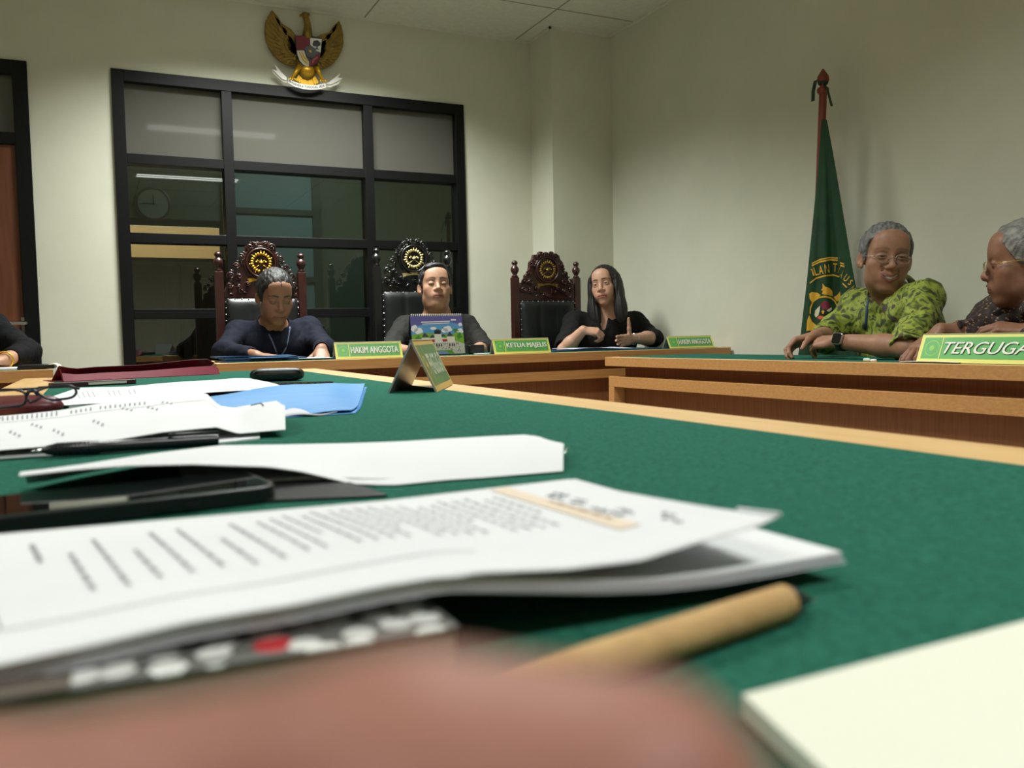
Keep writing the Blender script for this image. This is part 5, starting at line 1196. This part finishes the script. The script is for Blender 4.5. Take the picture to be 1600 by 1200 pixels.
def hand(S,wr,d,pn,side,s=1.0,tdir=None,curl=(.3,.35,.4,.45),thumb=(.5,.3),spread=.06,tr=1.0,pw=1.0):
    """wr wrist, d pointing direction, pn palm normal, side +-1 side of the thumb"""
    wr=np.array(wr,float); d=unit(d); pn=np.array(pn,float); pn=unit(pn-d*(pn@d)); la=np.cross(d,pn)*side; k=s
    kn=[]
    for i,(l,o) in enumerate(((.086,.027),(.090,.009),(.086,-.009),(.078,-.026))):
        p=wr+d*l*k+la*o*k*pw-pn*(.004*k if i in(1,2) else 0); kn.append(p)
        S.cone(wr+la*o*.55*k+d*.012*k,p,.0135*k,.0105*k,.012*k)
    S.ell(wr+d*.045*k+pn*.004*k,np.array([.034*pw,.045,.0135])*k,np.column_stack([la,d,pn]),.012*k)
    LN=[(.043,.026,.021),(.047,.030,.022),(.044,.028,.022),(.034,.021,.019)]
    for i in range(4):
        a=0; p=kn[i]; c=curl[i]; dv=unit(d+la*spread*(1.5-i)); ax=np.cross(dv,pn)
        for j,l in enumerate(LN[i]):
            a+=c*(.9,1.2,.8)[j]; dd=dv*math.cos(a)+pn*math.sin(a); q=p+dd*l*k; r0=(.0092,.0082,.0074)[j]*k*(.9 if i==3 else 1); r1=(.0082,.0074,.0064)[j]*k*(.9 if i==3 else 1)
            S.cone(p,q,r0,r1,.0035*k if j else .006*k); p=q
    a,b=thumb; p=wr+d*.018*k+la*.020*k+pn*.006*k; dd=unit(d*(.75-a*.3)+la*(.65)+pn*a); 
    if tdir is not None: dd=unit(tdir)
    for j,(l,r0,r1) in enumerate(((.046,.0135,.0115),(.032,.0108,.0096),(.027,.0096,.0075))):
        q=p+dd*l*k*tr; S.cone(p,q,r0*k,r1*k,.008*k if j<2 else .003*k); p=q; dd=unit(dd+d*.25*(1-b)-la*.45*b+pn*.3*b) if tdir is None else dd
def collar(S,nb,nk,R0,fw,z0=-.020,z1=.032,gap=.42,th=.003,flare=.5):
    """collar ring around the neck axis, open at the front"""
    ax=unit(nk-nb); f=unit(np.array(fw)-ax*(np.array(fw)@ax)); r=np.cross(f,ax)
    def g(P):
        q=P-nb.astype(np.float32); h=q@ax; x=q@r; y=q@f; rad=np.sqrt(x*x+y*y*.85); RR=R0+flare*(z1-h)*.6; hh=h+np.where(y>0,y*.42,0)
        d=np.abs(rad-RR)-th; d=np.maximum(d,np.maximum(z0-hh,hh-z1)); an=np.abs(np.arctan2(x,y)); return np.maximum(d*.8,(gap-an)*rad*.7)
    S.fn(g,nb,R0+.06)
def person(label,hc,fwd,up,s,o,J,skin,hairspec,shirt_mat,lip=(140,84,72),brow=(24,18,16),hands=(),h=.003,sleeve=(1,1),slfac=(.5,.5),chestw=1.0,belly=0.0,vneck=.05,base=None,collarm=None,wr=.0045,hairm=None,gaze=(0,1,0),longhair=None,group=None,cuff=0):
    R=basis(fwd,up); hc=np.array(hc,float)
    base=np.array(J['pelvis'],float)*[1,1,0]+[0,0,0]
    t=thing('person',label,'person',tuple(base),group)
    nk=hc+R@(np.array([0,-.022,-.085])*s); nb=np.array(J['neck'],float)
    B=SDF(); head_prims(B,hc,R,s,o); 
    B.cone(nk,nb,.054*s*o.get('neckw',1),.062*s*o.get('neckw',1),.03)
    sh=[np.array(J['shA'],float),np.array(J['shB'],float)]; pel=np.array(J['pelvis'],float); fb=unit(np.array(J.get('face',[fwd[0],fwd[1],0]),float)*[1,1,0]); lat=unit(sh[1]-sh[0])
    def torso(S,e,k=.06):
        for q in(0,1):
            a=nb*.42+sh[q]*.58+[0,0,-.085]; b=pel+lat*(-.075 if q==0 else .075)+[0,0,.06]
            S.cone(a,b,(.088+e)*chestw,(.105+e+belly*.5),k); S.cone(nb+[0,0,-.040],sh[q]+[0,0,-.004],.046+e,.046+e,.05)
        if belly: S.ell(pel*.65+nb*.35+fb*.05,(.13+belly,.13+belly,.15),None,.08)
        S.ell(nb*.6+pel*.4+fb*.02+[0,0,.05],(.13*chestw+e,.10+e,.14),np.column_stack([lat,np.cross([0,0,1.],lat),[0,0,1.]]),.06)
    torso(B,-.014)
    # thighs and shins, seated
    for q,sg in((0,-1),(1,1)):
        hp=pel+lat*.085*sg; kn=hp+fb*.40+[0,0,-.01]; ft=kn+[0,0,-(kn[2]-.09)]+fb*.0; 
        if J.get('legs',1): B.cone(hp,kn,.075,.055,.03); B.cone(kn,ft,.052,.036,.02); B.cone(ft,ft+fb*.13+[0,0,-.04],.036,.028,.02)
    for i,(q,w) in enumerate((('A',0),('B',1))):
        el=np.array(J['el'+q],float); wrp=np.array(J['wr'+q],float)
        B.cone(sh[w],el,.048,.038,.02); B.cone(el,el+(wrp-el)*.35,.040,.040,.015); B.cone(el+(wrp-el)*.3,wrp,.039,.026,.015)
    for hd in hands: hand(B,**hd)
    body=sdf_obj('body',B,h,m_skin,t,face_color(hc,R,s,o,skin,lip,brow))
    if o.get('eye',.5)>0: eyes(body,hc,R,s,gaze)
    # shirt
    S=SDF(); torso(S,.004,.05); 
    for q,w,sl,sf in(('A',0,sleeve[0],slfac[0]),('B',1,sleeve[1],slfac[1])):
        el=np.array(J['el'+q],float); wrp=np.array(J['wr'+q],float)
        if sl: # long sleeve ends at fraction sf of the forearm
            S.cone(sh[w],el,.056,.050,.05); S.cone(el,el+(wrp-el)*sf,.053,.046 if sf<.8 else .036,.02)
        else:
            S.cone(sh[w],sh[w]+(el-sh[w])*sf,.058,.062,.05)
    ax=unit(nk-nb)
    S.cone(nb+ax*.10,nb-ax*.012,.066*s,.066*s,.008,'s')
    fz=unit(fb*1.0+[0,0,-.2]); 
    if vneck: S.cone(nb+fb*.075+ax*.03,nb+fb*.115+[0,0,-vneck],.030,.006,.006,'s')
    # open sleeve ends
    for q,w,sl,sf in(('A',0,sleeve[0],slfac[0]),('B',1,sleeve[1],slfac[1])):
        el=np.array(J['el'+q],float); wrp=np.array(J['wr'+q],float)
        if sl and sf<.97: a=el+(wrp-el)*sf; dv=unit(wrp-el); rr=.043 if sf<.8 else .032
        elif sl: continue
        else: a=sh[w]+(el-sh[w])*sf; dv=unit(el-sh[w]); rr=.052
        S.cone(a+dv*.10,a+dv*.0,rr,rr,.004,'s')
        def cutp(P,a=a.astype(np.float32),dv=dv.astype(np.float32)):
            return -((P-a)@dv)+.012
        S.fn(lambda P,a=a.astype(np.float32),dv=dv.astype(np.float32): np.maximum(np.abs((P-a)@dv-.06)-.045,np.linalg.norm((P-a)-((P-a)@dv)[:,None]*dv,axis=1)-.08),a+dv*.06,.10,'s')
    def post(P,d,wr=wr):
        m=np.abs(d)<.03
        if m.any(): d=d.copy(); d[m]+=wr*.55*wob(P[m],.6)-wr*.75*np.abs(wob(P[m]*np.array([1,1,.6],np.float32),.95))+wr*.3
        return d
    S.post=post
    shirt=sdf_obj('shirt',S,.0042,shirt_mat,t,relax=2)
    if collarm is not None:
        K=SDF(); collar(K,nb+ax*.012,nk,.070*s,fb); sdf_obj('collar',K,.0025,collarm,t)
    # hair
    if hairspec:
        H=SDF(); ln=hairspec.get('n',.0035); T=hairspec['t']; hl=hairspec['line']; w=o.get('w',1.0)
        ys=np.array([p[0] for p in hl],np.float32); zs=np.array([p[1] for p in hl],np.float32); Rf=R.astype(np.float32); hcf=hc.astype(np.float32)
        def hf(P):
            q=(P-hcf)@Rf/s; r=np.array([.0755*w+T[0],.0975+T[1],.081+T[2]],np.float32); qq=q-np.array([0,-.014,.036],np.float32)
            k0=np.linalg.norm(qq/r,axis=1); k1=np.linalg.norm(qq/(r*r),axis=1); d=k0*(k0-1)/np.maximum(k1,1e-6)
            nz=sum(np.sin(q@w_.astype(np.float32)+p_+1.5*np.sin(q@(w_[[2,0,1]]*.3).astype(np.float32))) for w_,p_ in HK)*.35
            d=d+ln*.32*nz
            hz=np.interp(q[:,1],ys,zs)+hairspec.get('side',0)*np.abs(q[:,0])/.075*(q[:,1]>.02)+.0018*nz
            d=np.maximum(d,(hz-q[:,2])*.8); return (d*s).astype(np.float32)
        H.fn(hf,hc+R@(np.array([0,-.014,.036])*s),.115*s)
        if hairspec.get('mop'):
            for (p,r) in hairspec['mop']: H.ell(hc+R@(np.array(p)*s),np.array(r)*s,R,.015)
        if longhair: longhair(H,hc,R,s)
        # keep the face clear
        sdf_obj('hair',H,.0025,hairm,t,relax=1)
    return t,B,S,R
def trace(S,o,d,tmax=1.0):
    t=0.0
    for _ in range(120):
        v=float(S.ev(np.array([o+d*t]))[0])
        if v<.0006: return o+d*t
        t+=max(min(v,.05)*.6,.0006)
        if t>tmax: break
    return None
def lanyard(parent,S,pts,m,w=.007,name='lanyard'):
    """pts: pixels, projected from the camera side on to the shirt"""
    P=[]
    for x,y in pts:
        d=unit(ray(x,y)); p=trace(S,O0+d*1.2,d,4.5)
        if p is not None: P.append(p-d*.003)
    if len(P)>2:
        G=[]
        for i,p in enumerate(P):
            a=P[max(i-1,0)];b=P[min(i+1,len(P)-1)]; tn=unit(b-a); sd=unit(np.cross(tn,unit(p-O0))); G.append([p-sd*w/2,p+sd*w/2])
        return MB().grid(np.array(G),0,.0012).build(name,m,parent,smooth=True)
def toward(px,py,Y=None,X=None): 
    return AY(px,py,Y) if Y else AX(px,py,X)
def facing(c,yawdeg,pitchdeg=0,rolldeg=0,ref=None):
    """direction facing the camera turned by yaw (positive: to the picture right), pitch up positive"""
    v=unit((O0-np.array(c))*[1,1,0]); right=np.array([-v[1],v[0],0])*1.0
    # picture-right for someone facing us
    pr=np.array([v[1],-v[0],0])*-1.0
    a=math.radians(yawdeg); f=v*math.cos(a)+pr*math.sin(a); p=math.radians(pitchdeg); f=f*math.cos(p)+np.array([0,0,math.sin(p)]); u=np.array([0,0,1.0])
    r=math.radians(rolldeg); side=unit(np.cross(f,u)); u2=unit(np.cross(side,f)); u3=u2*math.cos(r)+side*math.sin(r)
    return f,u3
m_hairb=mat('black_hair',(22,19,19),.55,bump=(160,.6,(1,1,.25)),spec=.45)
m_hairg=mat('grey_hair',(118,118,116),.55,noise=(70,(72,72,72),(1,1,.5)),bump=(140,.7,(1,1,.4)))
m_hairg2=mat('grey_hair_lighter',(138,136,130),.55,noise=(60,(88,86,82),(1,.4,.8)),bump=(140,.7,(1,.4,1)))
LINE=[(-.12,-.05),(-.085,-.052),(-.05,-.035),(-.02,-.015),(-.002,.012),(.012,-.018),(.026,-.012),(.032,.030),(.045,.052),(.065,.062),(.085,.058),(.11,.054)]
# --- man in navy (left official)
c=AY(430,464,4.28); f,u=facing(c,16,-20,0)
J=dict(neck=AY(427,511,4.38),shA=AY(373,519,4.42),shB=AY(483,513,4.42),elA=AY(350,550,4.22),elB=AY(508,544,4.22),wrA=AY(400,556,4.0),wrB=AY(502,546,4.02),pelvis=[c[0],4.46,.53])
m_navy=mat('navy_cloth',(19,22,36),.85,spec=.15,noise=(20,(15,18,30),U),bump=(26,.9,(1,1,.6)))
dn=AY(494,557,3.93)-J['wrB']
t1,B1,S1,R1=person('person in a navy shirt with lanyard looking down at papers, seated at left',c,f,u,1.03,dict(eye=.25,open=0,w=.98,mw=1.1,lash=.7,stubble=.25),J,(146,106,82),dict(t=(.012,.012,.020),line=LINE,n=.004),m_navy,hands=[dict(wr=J['wrB'],d=unit([-.15,-.80,-.50]),pn=[0,.4,-.9],side=-1,curl=(.35,.3,.35,.4),thumb=(.3,.4)),dict(wr=J['wrA'],d=[.7,-.5,-.1],pn=[0,0,-1],side=1)],hairm=m_hairb,slfac=(.9,.92),sleeve=(1,1),collarm=m_navy,gaze=(0,.8,-.5))
lan=mat('lanyard_grey_blue',(84,92,120),.6)
lanyard(t1,S1,[(416,512),(420,522),(425,532),(430,545),(433,553)],lan); lanyard(t1,S1,[(453,510),(452,520),(450,532),(446,546),(440,555)],lan)
# --- man in the middle, head back, eyes shut
c=AY(680,449,4.44); f,u=facing(c,9,10,0)
J=dict(neck=AY(684,494,4.50),shA=AY(632,510,4.52),shB=AY(730,508,4.52),elA=AY(609,548,4.30),elB=AY(757,545,4.30),wrA=AY(642,549,4.02),wrB=AY(735,552,4.02),pelvis=[c[0]+.02,4.48,.53])
m_char=mat('charcoal_cloth',(40,39,38),.85,spec=.15,noise=(20,(33,32,31),U),bump=(26,.9,(1,1,.6)))
t2,B2,S2,R2=person('person in a dark grey shirt leaning back with eyes shut, seated in the middle',c,f,u,1.0,dict(eye=0,open=.001,w=1.08,jaw=1.08,chin2=1,neckw=1.2,mw=1.12,lash=.6,stubble=.15),J,(164,126,102),dict(t=(.008,.008,.015),line=[(-.12,-.05),(-.085,-.052),(-.05,-.035),(-.02,-.010),(-.002,.015),(.012,-.010),(.026,.0),(.032,.034),(.045,.052),(.065,.060),(.085,.056),(.11,.052)],n=.007,mop=[((.0,.03,.108),(.055,.05,.022)),((-.03,-.01,.108),(.045,.05,.024)),((.035,.045,.098),(.03,.03,.018))]),m_char,hands=[dict(wr=J['wrA'],d=[.75,-.6,-.1],pn=[0,.2,-1],side=1),dict(wr=J['wrB'],d=[-.7,-.6,-.15],pn=[0,.2,-1],side=-1)],hairm=m_hairb,sleeve=(1,1),slfac=(.12,.30),chestw=1.12,belly=.03,collarm=m_char)
# --- woman with long hair
c=AY(945,447,4.36); f,u=facing(c,-17,3,9)
J=dict(neck=AY(950,496,4.405),shA=AY(898,502,4.46),shB=AY(992,500,4.46),elA=AY(882,547,4.22),elB=AY(1021,528,4.22),wrA=AY(911,516,4.12),wrB=AY(986,530,4.06),pelvis=[c[0]+.02,4.46,.53])
m_blk=mat('black_cloth',(24,24,24),.85,spec=.15,noise=(20,(18,18,19),U),bump=(26,.9,(1,1,.6)))
def lh(H,hc,R,s):
    L=lambda x,y,z: hc+R@(np.array([x,y,z],float)*s)
    H.ell(L(0,-.030,.02),np.array([.094,.088,.112])*s,R,.01); H.ell(L(0,-.072,-.08),np.array([.095,.050,.13])*s,R,.05)
    for q in(-1,1):
        H.ell(L(q*.083,.004,-.050),np.array([.026,.048,.110])*s,R@rotm((0,1,0),-q*.06),.035)
        H.ell(L(q*.082,.030,-.165),np.array([.040,.030,.075])*s,R@rotm((0,1,0),q*.10),.04)
    H.ell(L(0,.115,-.034),np.array([.060,.075,.104])*s,R,.012,'s'); H.ell(L(-.006,.12,.046),np.array([.040,.062,.030])*s,R,.012,'s')
    H.cone(L(-.012,.07,.092),L(-.004,.0,.134),.0025,.0025,.006,'s')
    Rf=R.astype(np.float32); hf=hc.astype(np.float32)
    def post(P,d):
        q=(P-hf)@Rf/s; n=np.sin(q[:,0]*260+6*np.sin(q[:,2]*9)+q[:,1]*180)+.6*np.sin(q[:,0]*430-q[:,1]*300+4*np.sin(q[:,2]*13)); return d+.0011*n
    H.post=post
t3,B3,S3,R3=person('person with long black hair in a black blouse, gesturing with both hands',c,f,u,.98,dict(eye=1.15,open=.0025,mw=1.15,w=.94,jaw=.9,browa=1.0),J,(186,144,120),dict(t=(.010,.008,.014),line=[(-.12,-.06),(-.02,-.05),(.012,.0),(.030,.03),(.042,.050),(.055,.066),(.075,.076),(.11,.078)],n=.0015,side=-.02),m_blk,lip=(160,92,84),brow=(40,28,24),hands=[dict(wr=J['wrA'],d=unit([.80,-.40,-.10]),pn=[.1,.5,-.8],side=1,curl=(.75,.8,.85,.9),thumb=(.6,.5),s=.92),dict(wr=J['wrB'],d=unit([-.93,-.3,-.10]),pn=[.30,-.93,.0],side=1,curl=(.22,.25,.28,.32),thumb=(.1,.0),tdir=[-.12,-.1,1.0],s=.95)],hairm=m_hairb,longhair=lh,sleeve=(0,1),slfac=(.93,.12),collarm=None,vneck=.13,h=.0023)
lanyard(t3,S3,[(946,492),(947,502),(946,514),(944,528)],mat('lanyard_red',(150,70,66),.6),.006)
J3=J
w=J['wrB']+(J['elB']-J['wrB'])*.12; dv=unit(J['elB']-J['wrB']); 
def ring_at(p,ax,r,tr,name,m,parent,n=28):
    ax=unit(ax); a=unit(np.cross(ax,[0,0,1.0])); b=np.cross(ax,a); P=[p+r*(math.cos(t)*a+math.sin(t)*b) for t in np.linspace(0,2*math.pi,n)]; return MB().tube(P,tr,8,cap=False).build(name,m,parent,smooth=True)
ring_at(w,dv,.030,.0028,'bracelet',m_metal,t3)
# --- man in the green batik shirt
def batik(name,cols,sc,sc2):
    m=bpy.data.materials.new(name); m.use_nodes=True; nt=m.node_tree; N=nt.nodes; Lk=nt.links; b=N['Principled BSDF']; b.inputs['Roughness'].default_value=.7
    tc=N.new('ShaderNodeTexCoord'); n=N.new('ShaderNodeTexNoise'); n.inputs['Scale'].default_value=sc; n.inputs['Detail'].default_value=5; n.inputs['Distortion'].default_value=1.2; Lk.new(tc.outputs['Object'],n.inputs['Vector'])
    r=N.new('ShaderNodeValToRGB'); e=r.color_ramp
    while len(e.elements)<len(cols): e.elements.new(.5)
    for i,(p,c) in enumerate(cols): e.elements[i].position=p; e.elements[i].color=(*lin(c),1)
    Lk.new(n.outputs['Fac'],r.inputs['Fac']); v=N.new('ShaderNodeTexVoronoi'); v.inputs['Scale'].default_value=sc2[0]; v.inputs['Randomness'].default_value=1; Lk.new(tc.outputs['Object'],v.inputs['Vector'])
    lt=N.new('ShaderNodeMath'); lt.operation='LESS_THAN'; lt.inputs[1].default_value=sc2[1]; Lk.new(v.outputs['Distance'],lt.inputs[0]); mx=N.new('ShaderNodeMix'); mx.data_type='RGBA'; Lk.new(lt.outputs[0],mx.inputs['Factor']); Lk.new(r.outputs['Color'],mx.inputs['A']); mx.inputs['B'].default_value=(*lin(sc2[2]),1); Lk.new(mx.outputs['Result'],b.inputs['Base Color']); return m
m_batg=batik('green_batik',[(.30,(34,38,28)),(.40,(60,70,28)),(.46,(112,126,36)),(.54,(148,160,58)),(.60,(72,86,34)),(.68,(62,46,36))],21,(18,.20,(70,54,42)))
m_batd=batik('dark_brown_batik',[(.30,(24,17,15)),(.45,(40,26,22)),(.52,(30,20,18)),(.60,(52,34,27)),(.72,(20,15,14))],30,(85,.26,(150,118,88)))
c=AX(1384,404,2.72); f,u=facing(c,13,-3,-5)
sA=AX(1338,474,2.80); sB=AX(1447,465,2.70)
J=dict(neck=AX(1393,458,2.79),shA=sA,shB=sB,elA=AX(1292,528,2.62),elB=AX(1420,536,2.46),wrA=AX(1276,525,2.47),wrB=AX(1306,533,2.41),pelvis=[2.93,2.34,.50],face=unit([-.8,-.6,0]))
for k_ in('elB',): J[k_][2]=ZR+.042
t4,B4,S4,R4=person('person in a bright green batik shirt and glasses, smiling, hands clasped on the desk',c,f,u,1.07,dict(eye=.45,smile=1.0,open=.0075,teeth=1,w=1.04,jaw=.98,browa=.6,mw=1.15,stubble=.1),J,(156,116,92),dict(t=(.010,.010,.014),line=[(-.12,-.05),(-.085,-.052),(-.05,-.030),(-.02,-.012),(-.002,.015),(.012,-.012),(.026,-.004),(.034,.034),(.045,.060),(.062,.074),(.085,.074),(.11,.072)],n=.006),m_batg,lip=(132,78,68),brow=(96,84,74),hands=[dict(wr=J['wrB'],d=unit(AX(1240,537,2.42)-J['wrB']),pn=[.5,.1,-.85],side=-1,curl=(.42,.5,.55,.6),thumb=(.5,.6),s=1.0,spread=.02),dict(wr=J['wrA'],d=unit(AX(1234,538,2.38)-J['wrA']),pn=[-.35,-.35,-.9],side=1,curl=(.6,.62,.62,.62),thumb=(.4,.6),s=1.0,spread=.03)],hairm=m_hairg,sleeve=(1,0),slfac=(.35,1.0),chestw=1.08,belly=.05,collarm=m_batg,h=.0022,wr=.006)
lanyard(t4,S4,[(1360,462),(1357,470),(1355,479),(1354,490),(1353,502),(1352,514)],mat('lanyard_blue',(40,60,96),.6),.010)
def glasses(parent,c,R,s,m,q=.032,full=True):
    L=lambda x,y,z: c+R@(np.array([x,y,z],float)*s)
    for sg in(-1,1):
        P=[L(sg*q+.024*math.cos(a)*(1),.106-.10*((sg*q+.024*math.cos(a))**2)*8,-.004+.0165*math.copysign(abs(math.sin(a))**.8,math.sin(a))) for a in np.linspace(0,2*math.pi,30)]
        rm=MB().tube(P,.0011,6,cap=False).build('spectacle_rim',m,parent,smooth=True); MB().add(P[:-1],[tuple(range(29))]).build('spectacle_lens',m_lens,rm)
        MB().tube([L(sg*(q+.024),.086,.002),L(sg*.066,.078,.004),L(sg*.0765,.045,.004),L(sg*.0805,.0,.004),L(sg*.080,-.02,-.008)],.0013,6).build('spectacle_temple',m,parent,smooth=True)
    MB().tube([L(-.009,.104,.0),L(0,.107,.004),L(.009,.104,.0)],.0012,6).build('spectacle_bridge',m,parent,smooth=True)
glasses(t4,c,R4,1.07,mat('spectacle_metal',(170,160,150),.3,.8))
# smart watch
wp=J['wrB']+(J['elB']-J['wrB'])*.10; ax=unit(J['elB']-J['wrB']); tc_=unit(O0-wp); nrm=unit(tc_-ax*(tc_@ax)); nrm=unit(nrm+np.array([0,0,.25])-ax*ax[2]*.25); sd=np.cross(ax,nrm)
mb=MB(); G=[]
for a in np.linspace(0,2*math.pi,33): G.append([wp+(.0335*math.cos(a))*nrm+(.0335*math.sin(a))*sd+ax*x for x in(-.011,.011)])
mb.grid(np.array(G),0,.002); bd=mb.build('watch_strap',m_blackpl,t4,smooth=True)
M_=(np.column_stack([ax,np.cross(nrm,ax),nrm]),wp+nrm*.034)
def rr2(w,hh,r): return [(cx+r*math.cos(math.radians(a0+k*15)),cy+r*math.sin(math.radians(a0+k*15))) for cx,cy,a0 in((w-r,-hh+r,-90),(w-r,hh-r,0),(-w+r,hh-r,90),(-w+r,-hh+r,180)) for k in range(7)]
MB().prism(rr2(.0185,.0215,.007),-.003,.008,0,M_).build('watch_case',m_metal,bd,bevel=.001); MB().prism(rr2(.0160,.0190,.006),.008,.0092,0,M_).build('watch_screen',mat('screen_glass',(12,14,16),.04),bd)
# --- man in dark batik at the right edge
c=AX(1602,411,2.62); v=unit((c-O0)*[1,1,0]); lf=np.array([-v[1],v[0],0]); f=unit(lf*1.0-v*.10+[0,0,-.06]); u=np.array([0,0,1.0])+lf*.05
J=dict(neck=AX(1606,462,2.66),shA=AX(1556,494,2.70),shB=AX(1668,506,2.48),elA=AX(1515,528,2.52),elB=AX(1660,560,2.42),wrA=AX(1470,517,2.42),wrB=AX(1612,519,2.52),pelvis=[2.93,1.62,.50],face=unit([-.85,.5,0]))
t5,B5,S5,R5=person('person in a dark brown batik shirt and glasses seen in profile at the right edge',c,f,u,1.07,dict(eye=.35,w=1.0,browa=.4,moustache=0),J,(140,100,78),dict(t=(.010,.010,.014),line=[(-.12,-.06),(-.085,-.060),(-.05,-.030),(-.02,-.005),(-.002,.018),(.012,-.005),(.022,.0),(.034,.014),(.046,.034),(.060,.062),(.075,.078),(.11,.08)],n=.006),m_batd,lip=(120,76,64),brow=(96,90,84),hands=[dict(wr=J['wrA'],d=unit(AX(1438,540,2.37)-J['wrA']),pn=[.4,-.1,-.9],side=-1,curl=(.25,.35,.35,.45),thumb=(.4,.3),s=1.05),dict(wr=J['wrB'],d=unit(AX(1562,512,2.49)-J['wrB']),pn=[.3,.1,-1],side=-1,curl=(.45,.5,.55,.6),thumb=(.4,.5),s=1.05)],hairm=m_hairg2,sleeve=(1,1),slfac=(.55,.8),chestw=1.05,belly=.04,collarm=m_batd,h=.0026,wr=.006)
glasses(t5,c,R5,1.07,mat('spectacle_gold',(196,170,110),.3,.8))
# --- arm and shoulder of the person at the far left
c=AY(-120,402,4.15); f,u=facing(c,0,-8,0)
J=dict(neck=AY(-110,462,4.22),shA=AY(-190,500,4.25),shB=AY(-12,512,4.22),elA=AY(-210,560,4.0),elB=AY(42,551,3.98),wrA=AY(-130,572,3.75),wrB=AY(8,562,3.78),pelvis=[c[0],4.25,.50])
t6,B6,S6,R6=person('person whose black sleeve and gold-braceleted hand show at the left edge',c,f,u,1.0,dict(eye=.5,w=.95),J,(196,150,120),dict(t=(.010,.010,.014),line=LINE,n=.003),mat('black_blouse',(16,16,19),.85,spec=.15,noise=(20,(16,16,19),U),bump=(26,.9,(1,1,.6))),hands=[dict(wr=J['wrB'],d=unit([-.75,-.5,-.05]),pn=[0,.1,-1],side=-1,curl=(.4,.45,.5,.5),s=.95),dict(wr=J['wrA'],d=unit([.75,-.5,-.05]),pn=[0,.1,-1],side=1,curl=(.4,.45,.5,.5),s=.95)],hairm=m_hairb,sleeve=(1,1),slfac=(.93,.86),collarm=None,h=.0036)
p=J['wrB']+unit(J['elB']-J['wrB'])*-.008; ring_at(p,J['elB']-J['wrB'],.031,.0032,'gold_bracelet',m_goldbright,t6)
# --- chairs under the two men on the right and the person at left
m_chairg=mat('office_chair_black',(30,30,32),.6)
for lb,pc,fb in(('plain black chair under the man in green batik',(2.91,2.30),np.array([-1.0,0,0])),('plain black chair under the man in dark batik',(2.91,1.62),np.array([-1.0,0,0])),('plain black chair under the person at the left edge',(AY(-120,402,4.15)[0],4.25),np.array([0,-1.0,0]))):
    t=thing('office_chair',lb,'chair',(pc[0],pc[1],0),'plain black chairs'); sd=np.cross(fb,[0,0,1.0]); M_=(np.column_stack([sd,fb,[0,0,1.0]]),np.array([pc[0],pc[1],0.0])+fb*.08)
    MB().prism(rr2(.21,.21,.05),.36,.41,0,M_).build('seat',m_chairg,t,bevel=.01)
    M2=(np.column_stack([sd,[0,0,1.0],-fb]),np.array([pc[0],pc[1],.0])-fb*.135+np.array([0,0,.60]))
    MB().prism(rr2(.19,.13,.05),-.0,.025,0,M2).build('backrest',m_chairg,t,bevel=.008)
    for a,b in((-1,-1),(1,-1),(1,1),(-1,1)):
        q=M_[1]+sd*a*.18+fb*b*.18; MB().tube([q,q+[0,0,.36]],.012,8).build('leg',m_frame,t)
# ------------------------------------------------------------------ the photographer's finger in front of the lens
Fh=SDF(); Dn=.060
a=AD(1110,1330,Dn*1.0); 
tip=AD(980,1300,.047); k1=AD(650,1300,.050); k2=AD(-150,1410,.060); kn=AD(-700,1450,.080)
Fh.cone(tip,k1,.0088,.0096,.004); Fh.cone(k1,k2,.0096,.0104,.004); Fh.cone(k2,kn,.0104,.012,.006)
dwn=np.array([0,0,-1.0]); dfw=unit(kn-k2)
pc=kn+dfw*.045+dwn*.012
Fh.ell(pc,(.050,.030,.022),np.column_stack([dfw,np.cross([0,0,1.],dfw),np.array([0,0,1.])]),.015)
for i,(oz,l) in enumerate(((.016,.9),(.030,.8))):
    q=kn+dwn*oz*1.0+np.cross(dfw,dwn)*.004*i; r_=q-dfw*.03*l+dwn*.006; r2_=r_+dfw*.012+dwn*.010; Fh.cone(pc+dwn*oz*.3,q,.012,.0105,.008); Fh.cone(q,r_,.0100,.0092,.003); Fh.cone(r_,r2_,.0092,.008,.003)
th0=pc+dfw*.01+dwn*.012; Fh.cone(pc,th0+dwn*.02,.014,.012,.01); Fh.cone(th0+dwn*.02,th0+dwn*.022-dfw*.03,.0115,.009,.004)
wrp=pc+dfw*.055+dwn*.006; Fh.cone(pc,wrp,.024,.022,.02); Fh.cone(wrp,wrp+dfw*.16+np.array([0,-.08,-.01]),.023,.034,.02)
t7=thing('person','person holding the camera: fingers of the hand in front of the lens','person',tuple(np.append(pc[:2],ZF)))
skc=np.array(lin((160,110,96)))
sdf_obj('body',Fh,.0022,m_skin,t7,lambda V:np.tile(skc,(len(V),1)),relax=2)
